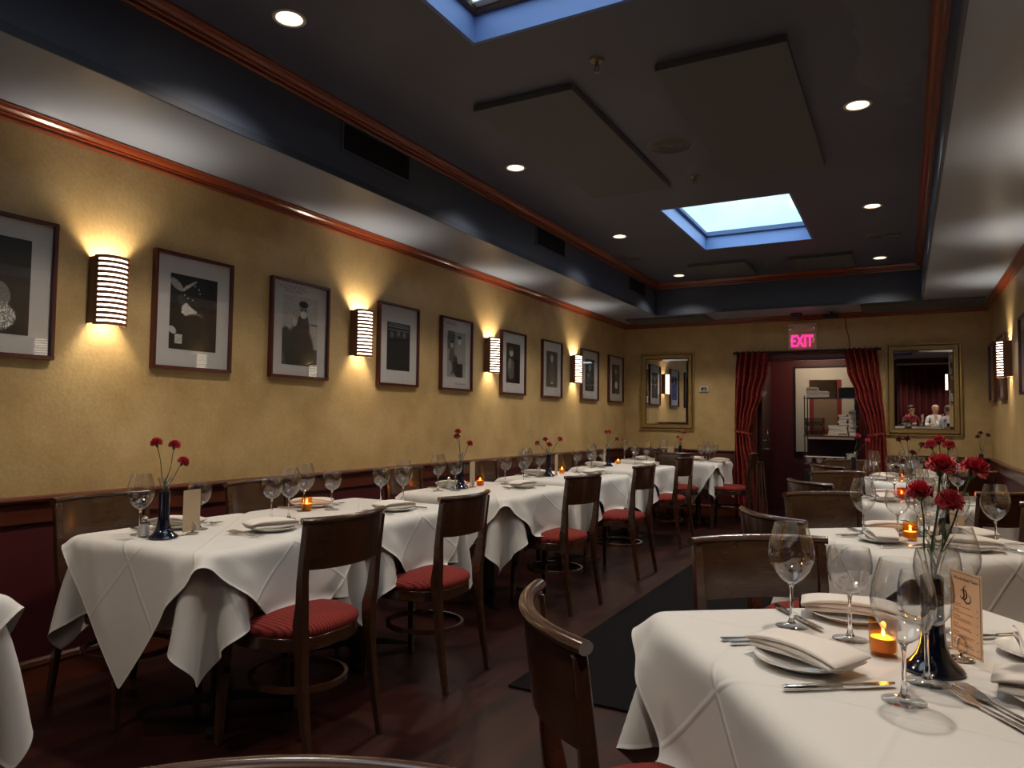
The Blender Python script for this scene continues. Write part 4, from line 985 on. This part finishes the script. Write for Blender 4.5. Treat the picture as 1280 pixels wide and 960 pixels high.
FK = thing('dinner_fork', 'x', 'fork'); obj('fork_body', fork_mb(), M['steel'], FK, smooth=50)
KN = thing('dinner_knife', 'x', 'knife')
obj('handle', MB().sweep([(0, -.115, .005), (0, -.110, .005), (0, -.05, .005), (0, .0, .005)], [(.0075*math.cos(a), .0048*math.sin(a)) for a in [2*PI*i/10 for i in range(10)]], scale=[(.5, .5), (1, 1), (1, 1), (.7, .8)]), M['steel'], KN, smooth=50)
bl = [(0, .0055), (.02, .0085), (.06, .0095), (.09, .0085), (.105, .004), (.11, -.004), (.09, -.0075), (.0, -.0055)]
obj('blade', MB().prism([(w, y) for y, w in bl], .0038, .0055), M['steel'], KN)
# bud vase
VS = thing('bud_vase', 'x', 'vase')
obj('navy_body', MB().lathe([(0, 0), (.054, 0), (.056, .004), (.052, .010), (.042, .018), (.031, .032), (.024, .052), (.0215, .080), (.0205, .12), (.021, .165), (.021, .185), (.018, .187), (.0165, .183), (.0165, .14), (0, .14)], 32), M['navy_glaze'], VS, smooth=50)
obj('glass_tube', MB().lathe([(.0145, .15), (.015, .19), (.020, .215), (.027, .238), (.026, .238), (.0185, .214), (.0138, .19), (.0133, .15)], 28, close=True), M['glass'], VS, smooth=60)
# votives
def votive(name, g):
    t = thing(name, 'x', 'candle')
    obj('glass_cup', MB().lathe([(0, 0), (.024, 0), (.027, .004), (.0285, .074), (.0268, .074), (.0253, .008), (0, .008)], 28), g, t, smooth=50)
    obj('wax', MB().lathe([(0, .009), (.0245, .009), (.0250, .036), (.012, .034), (0, .033)], 24), M['wax'], t, smooth=50)
    obj('flame', MB().lathe([(0, .037), (.0028, .040), (.0032, .044), (.0015, .051), (0, .054)], 10), M['flame'], t, smooth=True)
    return t
VA = votive('votive_candle', M['amber']); VO = votive('votive_candle', M['orange'])
# salt shaker
SS = thing('salt_shaker', 'x', 'salt shaker')
obj('glass_body', MB().lathe([(0, 0), (.024, 0), (.025, .004), (.014, .060), (.0135, .064), (0, .064)], 8), M['shaker_glass'], SS)
obj('salt_fill', MB().lathe([(0, .004), (.021, .004), (.0135, .050), (0, .050)], 8), M['salt'], SS)
obj('metal_cap', MB().lathe([(0, .083), (.005, .082), (.010, .077), (.013, .070), (.0140, .063), (.0125, .060)], 16), M['chrome'], SS, smooth=True)
# card in a ring holder: card faces local +y
def card_proto(printed):
    t = thing('menu_card' if printed else 'table_card', 'x', 'card')
    obj('card_sheet', pbox(-.048, .048, -.0006, .0006, .012, .182), M['card'] if printed else M['card_back'], t)
    h = obj('holder_base', MB().lathe([(0, 0), (.024, 0), (.025, .002), (.018, .005), (.006, .007), (.004, .014), (0, .014)], 24), M['chrome'], t, smooth=50, loc=(.012, .004, 0))
    for dy in (-.0035, .0028):
        obj('holder_ring', MB().tube([(.014*math.cos(a)+.012, dy, .029+.017*math.sin(a)) for a in [2*PI*i/24 for i in range(24)]], .0017, 6, closed=True), M['chrome'], t, smooth=True)
    return t
def menu_print(t):
    rot = (PI/2, 0, PI)
    b = MB(); y = .0009
    for (x0, x1, z0, z1) in ((-.044, .044, .177, .1778), (-.044, .044, .0165, .0173), (-.044, -.0434, .0165, .1778), (.0434, .044, .0165, .1778)): b.box(x0, x1, y-.0002, y+.0003, z0, z1)
    obj('border_line', b, M['ink'], t)
    b = text_mb('~ Words from Taste ~', .0095, .0001, shear=.35); obj('heading', b, M['ink'], t, loc=(0, y+.0002, .163), rot=rot)
    b = MB()
    def stroke(f, n=40, r=.0012): b.tube([(f(i/n)[0], y, f(i/n)[1]) for i in range(n+1)], [r*(.4+.9*math.sin(PI*i/n)) for i in range(n+1)], 5)
    stroke(lambda u: (.006 + .011*math.cos(.6+u*5.2), .135 + .010*math.sin(.6+u*5.2)))
    stroke(lambda u: (-.006 + .010*math.cos(1.2-u*5.6), .128 + .009*math.sin(1.2-u*5.6)))
    stroke(lambda u: (.012 - .014*u - .004*math.sin(u*6), .124 + .030*u))
    obj('monogram', b, M['ink'], t)
    b = MB(); rr = random.Random(2); z = .112
    for blk in range(6):
        b.box(.024-.010*rr.random(), .040, y, y+.0002, z, z+.0014); z -= .0042
        for q in range(rr.choice((1, 2, 2))):
            b.box(-.012-.014*rr.random(), .040, y, y+.0002, z, z+.0011); z -= .0036
        b.box(-.036, -.033, y, y+.0002, z+.004, z+.006); z -= .0052
    obj('menu_lines', b, M['ink_soft'], t)
MC = card_proto(True); menu_print(MC); TC = card_proto(False)

# flowers
def bloom_mb(r, seed, c=(0,0,0), tilt=(0,0)):
    rr = random.Random(seed); b = MB(); n = 44
    for L in range(8):
        el = math.radians(-26 + 14.5*L); R = r*(1 - .03*L); ph = rr.random()*6; vs = [(0, 0, -r*.30)]
        for fr in (.35, .7, .88, 1.):
            for i in range(n):
                a = 2*PI*i/n + ph; rip = 1 + (.08*math.sin(a*5+ph) + .05*math.sin(a*13+L))*fr
                q = R*math.cos(el)*fr*rip + .02*r; z = -r*.30*(1-fr) + R*1.02*math.sin(el)*fr**1.5 + fr**3*r*(.12*math.sin(a*8+ph*3) + .07*math.sin(a*17+L))
                vs.append((q*math.cos(a), q*math.sin(a), z))
        fs = [(0, 1+i, 1+(i+1) % n) for i in range(n)]
        for k in range(3):
            o = 1+k*n; fs += [(o+i, o+n+i, o+n+(i+1) % n, o+(i+1) % n) for i in range(n)]
        b.add(vs, fs)
    return b
BL = [bloom_mb(1., s).mesh('bloom', M['petal'], 'all') for s in range(3)]
BL2 = bloom_mb(1., 9).mesh('bloom', M['petal2'], 'all'); BL3 = bloom_mb(1., 11).mesh('bloom', M['petal3'], 'all')
def carnation(x, y, z0, tip, r, lab, k=0, mesh=None, buds=(), leaf=0, lean=None):
    """one stem standing in the vase at x,y; z0 bottom, tip = offset of the bloom from there"""
    t = thing('carnation', lab, 'flower', (x, y, z0), 0, 'red carnations')
    T = Vector(tip); b = Vector((T.x*.12, T.y*.12, T.z*.35)); pts = []
    for i in range(13):
        u = i/12; p = Vector((0,0,0))*(1-u)**2 + 2*u*(1-u)*b + T*u*u; pts.append(p + Vector((.003*math.sin(u*9+k), .002*math.cos(u*7+k), 0))*min(1, 3*(1-u)))
    obj('stem', MB().tube(pts, .0016 if r < .026 else .002, 6), M['stem'], t, smooth=True)
    d = (T-b).normalized(); q = Vector((0,0,1)).rotation_difference(d)
    o = obj('bloom', mesh or BL[k % 3], None, t, loc=T + d*r*.45); o.scale = (r, r, r*.95); o.rotation_mode = 'QUATERNION'; o.rotation_quaternion = q
    cal = obj('calyx', MB().lathe([(0, -.4), (.18, -.38), (.30, 0), (.34, .35), (0, .4)], 10), M['stem'], t, smooth=True, loc=T); cal.scale = (r, r, r); cal.rotation_mode = 'QUATERNION'; cal.rotation_quaternion = q
    for w in range(leaf):
        u = .35 + .2*w; p = pts[int(u*12)]; a = 1.9*w + k*1.3; L = .05
        pp = [p, p+Vector((.012*math.cos(a), .012*math.sin(a), .02)), p+Vector((.026*math.cos(a), .026*math.sin(a), L*.9))]
        obj('leaf', MB().sweep(pp, [(-.004, 0), (0, .0008), (.004, 0), (0, -.0008)], scale=[(.5, 1), (1.2, 1), (.1, .3)]), M['leaf'], t, smooth=True)
    for w, (bx, by, bz) in enumerate(buds):
        p = pts[8]; e = T + Vector((bx, by, bz))
        bo = obj('bud', MB().lathe([(0, 0), (.004, .002), (.0055, .009), (.004, .016), (0, .019)], 8), M['bud'], t, smooth=True, loc=e)
        obj('bud_stem', MB().tube([p-e, (p-e)*.4+Vector((0,0,-.01)), (0,0,0)], .001, 5), M['stem'], bo)
# ------------------------------------------------------------------ lay the tables
ZT = .7605
def setting(px, py, face, seat, big=True, small=True, knife=True, bigoff=(.186, .06), smoff=(.105, .17), nrot=None, plate=True):
    """plate at px, py; face = heading the diner looks along"""
    f = Vector((math.cos(face), math.sin(face))); r = Vector((f.y, -f.x)); a = face - PI/2
    at = lambda R_, F_: (px + r.x*R_ + f.x*F_, py + r.y*R_ + f.y*F_)
    j = random.Random(seat)
    if plate:
        dup(PL, (px, py, ZT), 0, 'white bread plate under a napkin, ' + seat, 'bread plates')
        dup(NK, (px, py, ZT-.002), a + (nrot if nrot is not None else j.uniform(-.2, .2) + PI/2*0), 'folded cream napkin on its plate, ' + seat, 'napkins on plates')
    dup(FK, (*at(-.135, .0), ZT+.001), a + j.uniform(-.04, .04), 'dinner fork nearest the napkin, ' + seat, 'forks')
    dup(FK, (*at(-.165, -.008), ZT+.001), a + j.uniform(-.04, .04), 'outer dinner fork, ' + seat, 'forks')
    if knife: dup(KN, (*at(.135, .0), ZT+.001), a, 'dinner knife beside the napkin, ' + seat, 'knives')
    if big: dup(G1, (*at(*bigoff), ZT), 0, 'tall empty wine glass, ' + seat, 'wine glasses')
    if small: dup(G2, (*at(*smoff), ZT), 0, 'rounded empty goblet, ' + seat, 'goblets')
def vase(x, y, lab, flowers, mesh=None, r=.024, leaf=1):
    dup(VS, (x, y, ZT), 0, 'navy bud vase with glass tube, ' + lab, 'bud vases')
    for k, (dx, dy, dz) in enumerate(flowers[1]):
        carnation(x + .004*math.cos(k*2.1), y + .004*math.sin(k*2.1), ZT+.155, (dx, dy, dz), r, '%s red carnation of the vase %s' % (flowers[0][k], lab), k, mesh, leaf=leaf)
def candle(x, y, proto, lab, e=.12):
    dup(proto, (x, y, ZT), 0, 'lit votive candle in tinted glass, ' + lab, 'votive candles')
    light('POINT', (x, y, ZT+.052), e, (1, .62, .30), .006, name='candle_flame')
# left tables (aisle seats look towards -x, wall seats towards +x)
setting(-2.40, 2.25, PI, 'aisle seat of the nearest left table', bigoff=(.28, .19), smoff=(.20, .22), nrot=1.2)
setting(-2.80, 2.08, 0, 'wall seat of the nearest left table', bigoff=(.20, .04), smoff=(-.02, .12), nrot=.3)
setting(-2.38, 3.08, PI, 'aisle seat of the second left table', bigoff=(.25, .14), smoff=(.15, .22), nrot=1.3)
setting(-2.85, 2.95, 0, 'wall seat of the second left table', bigoff=(.16, .10), smoff=(.04, .18), nrot=.6)
dup(SS, (-2.70, 1.86, ZT), .3, 'glass salt shaker beside the nearest left vase', 'salt shakers')
vase(-2.61, 1.88, 'on the nearest left table', (('tallest left', 'dark middle', 'low right'), [(-.035, -.02, .215), (.005, .03, .205), (.04, .05, .140)]))
dup(TC, (-2.60, 2.00, ZT), 1.75, 'plain tan card in a ring holder on the nearest left table', 'table cards')
candle(-2.76, 2.82, VA, 'near the middle of the two joined left tables')
setting(-2.42, 4.62, PI, 'aisle seat of the third left table', bigoff=(.27, .14), smoff=(.16, .24), nrot=1.4)
setting(-2.84, 4.32, 0, 'wall seat of the third left table', bigoff=(.26, .06), smoff=(.17, .14), nrot=.3)
dup(SS, (-2.80, 4.22, ZT), .2, 'glass salt shaker beside the vase of the third left table', 'salt shakers')
vase(-2.75, 4.30, 'on the third left table', (('topmost', 'upper left', 'low right'), [(-.02, -.02, .235), (-.03, -.01, .20), (.055, .02, .155)]))
dup(TC, (-2.73, 4.42, ZT), 1.75, 'plain tan card in a ring holder on the third left table', 'table cards')
candle(-2.76, 4.58, VO, 'on the third left table')
setting(-2.45, 6.05, PI, 'aisle seat of the fourth left table', bigoff=(.27, .14), smoff=(.16, .24), nrot=1.4)
setting(-2.88, 5.70, 0, 'wall seat of the fourth left table', bigoff=(.26, .06), smoff=(.17, .14), nrot=.3)
dup(SS, (-2.78, 5.58, ZT), .2, 'glass salt shaker beside the vase of the fourth left table', 'salt shakers')
vase(-2.72, 5.66, 'on the fourth left table', (('left', 'upper middle', 'lower middle', 'right'), [(-.09, -.03, .125), (-.03, 0, .155), (.0, .02, .11), (.075, .05, .16)]))
dup(TC, (-2.71, 5.80, ZT), 1.75, 'plain tan card in a ring holder on the fourth left table', 'table cards')
candle(-2.77, 6.05, VA, 'on the fourth left table')
setting(-2.42, 7.62, PI, 'aisle seat of the fifth left table', bigoff=(.27, .14), smoff=(.16, .24), nrot=1.4)
setting(-2.90, 7.20, 0, 'wall seat of the fifth left table', bigoff=(.26, .06), smoff=(.17, .14), nrot=.3)
dup(SS, (-2.93, 7.25, ZT), .2, 'glass salt shaker beside the vase of the fifth left table', 'salt shakers')
vase(-2.80, 7.30, 'on the fifth left table', (('left', 'topmost', 'low right'), [(-.02, 0, .20), (.005, .02, .205), (.08, .04, .13)]))
dup(TC, (-2.90, 7.45, ZT), 1.75, 'plain tan card in a ring holder on the fifth left table', 'table cards')
candle(-2.85, 7.75, VA, 'on the fifth left table')
setting(-2.90, 8.75, PI/2, 'near seat of the far left corner table', bigoff=(-.25, .05), smoff=(-.12, .0))
setting(-2.75, 9.22, -PI/2, 'wall side seat of the far left corner table', bigoff=(.0, .05), smoff=(-.12, .1))
setting(-1.97, 8.92, PI, 'seat beside the left curtain at the far table', bigoff=(.05, .14), smoff=(-.04, .22))
setting(-2.30, 9.2, -PI/2, 'wall side seat of the far table by the curtain', bigoff=(-.12, .10), smoff=(-.2, .0))
vase(-2.47, 8.95, 'on the far tables', (('left', 'lower', 'topmost right'), [(-.03, 0, .13), (.01, 0, .10), (.04, .02, .19)]), mesh=BL2)
dup(SS, (-2.35, 8.95, ZT), .2, 'glass salt shaker beside the vase of the far tables', 'salt shakers')
dup(TC, (-2.55, 8.80, ZT), 2.8, 'small pale card in a ring holder on the far tables', 'table cards')
# right tables
def rset(t, side, lab, **k):
    _, x, y, rz, sx, *_r = TABLES[t]; a = {'SW': rz, 'NW': rz-PI/2, 'NE': rz+PI, 'SE': rz+PI/2}[side]; d = Vector((math.cos(a), math.sin(a)))
    p = Vector((x, y)) - d*(h2*sx - .195); off = k.pop('d', (0, 0)); setting(p.x+off[0], p.y+off[1], a, lab, **k)
rset('R1', 'SW', 'near left seat of the foreground table', nrot=-1.15, d=(-.02, .0), bigoff=(.205, .075), smoff=(.125, .18))
rset('R1', 'NW', 'back left seat of the foreground table', nrot=1.03, d=(-.02, .06))
rset('R1', 'NE', 'wall side seat of the foreground table', nrot=1.0)
rset('R1', 'SE', 'near right seat of the foreground table', nrot=.8, bigoff=(.19, .14), small=False, d=(.045, .06))
vase(.045, 1.685, 'on the foreground table', ((), []))
for k, (dx, dy, dz, r, w, lf) in enumerate(((-.012, -.01, .190, .030, 'lower left', 0), (.020, -.01, .242, .033, 'large upper middle', 2), (.072, .02, .238, .032, 'large upper right', 2), (.024, -.03, .176, .030, 'low middle', 2))):
    carnation(.045+.004*k-.006, 1.685, ZT+.155, (dx, dy, dz), r*.84, w + ' red carnation in the foreground vase', k, leaf=lf)
dup(MC, (.108, 1.785, ZT), math.radians(122), 'cream printed menu card in a silver ring holder on the foreground table', 'table cards')
candle(-.045, 1.745, VA, 'amber, on the foreground table', .16)
for t, nm in (('R2', 'second right table'), ('R3', 'third right table'), ('R4', 'fourth right table')):
    for sd, w in (('SW', 'near left seat'), ('NW', 'back left seat'), ('NE', 'wall side back seat'), ('SE', 'near right seat')):
        rset(t, sd, w + ' of the ' + nm, nrot=random.Random(t+sd).uniform(.6, 1.5))
vase(.145, 3.60, 'on the second right table', (('left', 'middle', 'right'), [(-.045, .02, .235), (-.01, .03, .255), (.025, .02, .235)]), r=.026)
dup(TC, (.20, 3.72, ZT), math.radians(118), 'pale card in a ring holder on the second right table', 'table cards')
candle(.017, 3.50, VA, 'amber, on the second right table', .16)
vase(.03, 5.62, 'on the third right table', (('upper left', 'upper middle', 'right', 'low left', 'low right'), [(-.06, .0, .22), (-.01, 0, .225), (.075, 0, .185), (-.04, 0, .07), (.02, .0, .13)]), mesh=BL3, r=.024)
candle(-.02, 5.35, VO, 'on the third right table')
vase(-.40, 7.12, 'on the fourth right table', (('left', 'right'), [(.03, 0, .215), (.11, .0, .175)]), mesh=BL2)
candle(-.02, 7.1, VO, 'on the fourth right table')
vase(.70, 8.9, 'on the far right corner table', (('left', 'middle', 'right'), [(-.03, 0, .20), (.0, .0, .24), (.06, 0, .22)]), mesh=BL3)
dup(G1, (.45, 8.9, ZT), 0, 'tall empty wine glass on the far right corner table', 'wine glasses')

# ------------------------------------------------------------------ front of the room, seen only in the right mirror
nu = 160; vs = []; fs = []
for j in (0, 1):
    for i in range(nu+1):
        x = -.1 + 2.9*i/nu; vs.append((x, YF + .09 + .04*math.sin(i*.75) + .01*math.sin(i*.31), 2.42 if j else .02))
for i in range(nu): fs.append((i, i+1, nu+2+i, nu+1+i))
t = thing('entrance_curtain', 'wide dark red entrance curtain reflected in the right mirror', 'curtain', (0, 0, 0))
o = obj('drape', MB().add(vs, fs), M['front_curtain'], t, smooth='all'); s = o.modifiers.new('thick', 'SOLIDIFY'); s.thickness = .01
obj('pale_rail', pbox(-.4, 2.9, YF+.0, YF+.05, 2.43, 2.47), M['plastic'], t)
w = struct('window_3', pbox(-1.3, -.25, YF, YF+.02, 1.2, 2.5), mat('window_dusk', (.05, .06, .2), .2, emit=(.15, .2, .7), es=.15), label='bluish front window')

def person(x, y, heading, lab, hair, top, pants=True, lean=.0, arm=1, s=1.):
    t = thing('person', lab, 'person', (x, y, 0), heading - PI/2, 'diners reflected in the mirror')
    # seated skeleton, facing local +y: (point, radius, parent index)
    J = [((0,0,.52), .135, None), ((0,.0+lean*.3,.70), .125, 0), ((0,lean*.6,.90), .140, 1), ((0,lean*.8,1.02), .085, 2), ((0,lean+.01,1.08), .052, 3), ((0,lean+.03,1.17), .075, 4), ((0,lean+.035,1.24), .085, 5), ((0,lean+.03,1.29), .060, 6)]
    for sd in (-1, 1):
        k = len(J); J += [((sd*.10,.06,.50), .095, 0), ((sd*.13,.40,.50), .070, k), ((sd*.13,.42,.28), .052, k+1), ((sd*.13,.43,.08), .038, k+2), ((sd*.13,.55,.045), .035, k+3)]
        k = len(J); h = 1 if (sd == arm) else 0
        J += [((sd*.17,lean*.8,1.00), .058, 3), ((sd*.22,lean+.02,.80), .044, k), ((sd*.16,lean+.24,.82+.1*h), .032, k+1), ((sd*.10,lean+.30,.84+.20*h), .030, k+2)]
        hk = k+3
        for f in range(4): J.append(((sd*.10-sd*.02+sd*.013*f, lean+.345, .85+.20*h+.045*h), .009, hk))
        J.append(((sd*.065, lean+.31, .86+.20*h), .010, hk))
    me = bpy.data.meshes.new('body'); me.from_pydata([j[0] for j in J], [(j[2], i) for i, j in enumerate(J) if j[2] is not None], [])
    o = bpy.data.objects.new('body', me); COL.objects.link(o); sk = o.modifiers.new('skin', 'SKIN'); o.modifiers.new('sub', 'SUBSURF').levels = 1
    for i, j in enumerate(J): me.skin_vertices[0].data[i].radius = (j[1], j[1])
    me.skin_vertices[0].data[0].use_root = True
    dg = bpy.context.evaluated_depsgraph_get(); m2 = bpy.data.meshes.new_from_object(o.evaluated_get(dg)); bpy.data.objects.remove(o)
    m2.materials.clear(); [m2.materials.append(q) for q in (M['skin'], top, M['trousers'])]
    for p in m2.polygons:
        c = p.center; p.material_index = 2 if c.z < .60 else (1 if (c.z < 1.055 and not (c.y > lean+.20)) else 0); p.use_smooth = True
    obj('body', m2, None, t)
    obj('hair', MB().sphere((0, lean+.008, 1.262), .092, 16, 10, (.92, 1.02, .88)), hair, t, smooth='all')
    obj('nose', MB().sphere((0, lean+.122, 1.195), .013, 8, 6, (.8, 1, 1.5)), M['skin'], t, smooth='all')
    for sd in (-1, 1):
        obj('ear', MB().sphere((sd*.080, lean+.025, 1.20), .018, 8, 6, (.4, .8, 1.2)), M['skin'], t, smooth='all')
        obj('eye', MB().sphere((sd*.030, lean+.108, 1.215), .009, 8, 6), M['hair_dark'], t, smooth='all')
    obj('mouth', MB().sphere((0, lean+.112, 1.155), .018, 8, 6, (1, .4, .3)), M['maroon'], t, smooth='all')
table('R', .62, -2.05, 0, 1, 1, 'diners\' table seen in the right mirror')
person(.98, -1.62, math.radians(235), 'person in a white shirt with their back turned, seated in the right mirror', M['hair_grey'], M['shirt'], arm=1)
person(.72, -2.66, math.radians(80), 'balding person in pale shirt seated at the mirrored diners\' table', M['skin'], M['shirt'], lean=.05)
person(.15, -2.55, math.radians(55), 'dark haired person in a red top seated in the right mirror reflection', M['hair_dark'], M['petal3'], lean=.03)
for x, y, a, w in ((.98, -1.62, 235, 'under the diner with their back to the room'), (.72, -2.66, 80, 'under the balding diner'), (.15, -2.55, 55, 'under the diner in red')):
    ch(x, y, math.radians(a), 'wooden chair ' + w + ' in the mirror', backpos=False)

# ------------------------------------------------------------------ daylight and render settings
wd = bpy.data.worlds.new('sky'); SC.world = wd; wd.use_nodes = True; nt = wd.node_tree; bg = nt.nodes['Background']
tc = nt.nodes.new('ShaderNodeTexCoord'); mp = nt.nodes.new('ShaderNodeMapping'); mp.inputs['Scale'].default_value = (1.5, 6, 3)
nz = nt.nodes.new('ShaderNodeTexNoise'); nz.inputs['Scale'].default_value = 2.2; nz.inputs['Detail'].default_value = 5
cr = nt.nodes.new('ShaderNodeValToRGB'); cr.color_ramp.elements[0].position = .38; cr.color_ramp.elements[1].position = .62
cr.color_ramp.elements[0].color = (.52, .76, .84, 1); cr.color_ramp.elements[1].color = (.85, .97, .97, 1)
nt.links.new(tc.outputs['Generated'], mp.inputs[0]); nt.links.new(mp.outputs[0], nz.inputs[0]); nt.links.new(nz.outputs[0], cr.inputs[0]); nt.links.new(cr.outputs[0], bg.inputs[0])
bg.inputs[1].default_value = 2.2
SC.view_settings.view_transform = 'Standard'; SC.view_settings.look = 'None'; SC.view_settings.exposure = .32; SC.view_settings.gamma = 1
SC.view_settings.use_curve_mapping = False
cy = SC.cycles; cy.max_bounces = 8; cy.diffuse_bounces = 3; cy.glossy_bounces = 4; cy.transparent_max_bounces = 40; cy.transmission_bounces = 6
cy.caustics_reflective = False; cy.caustics_refractive = False; cy.sample_clamp_indirect = 4; cy.use_denoising = True
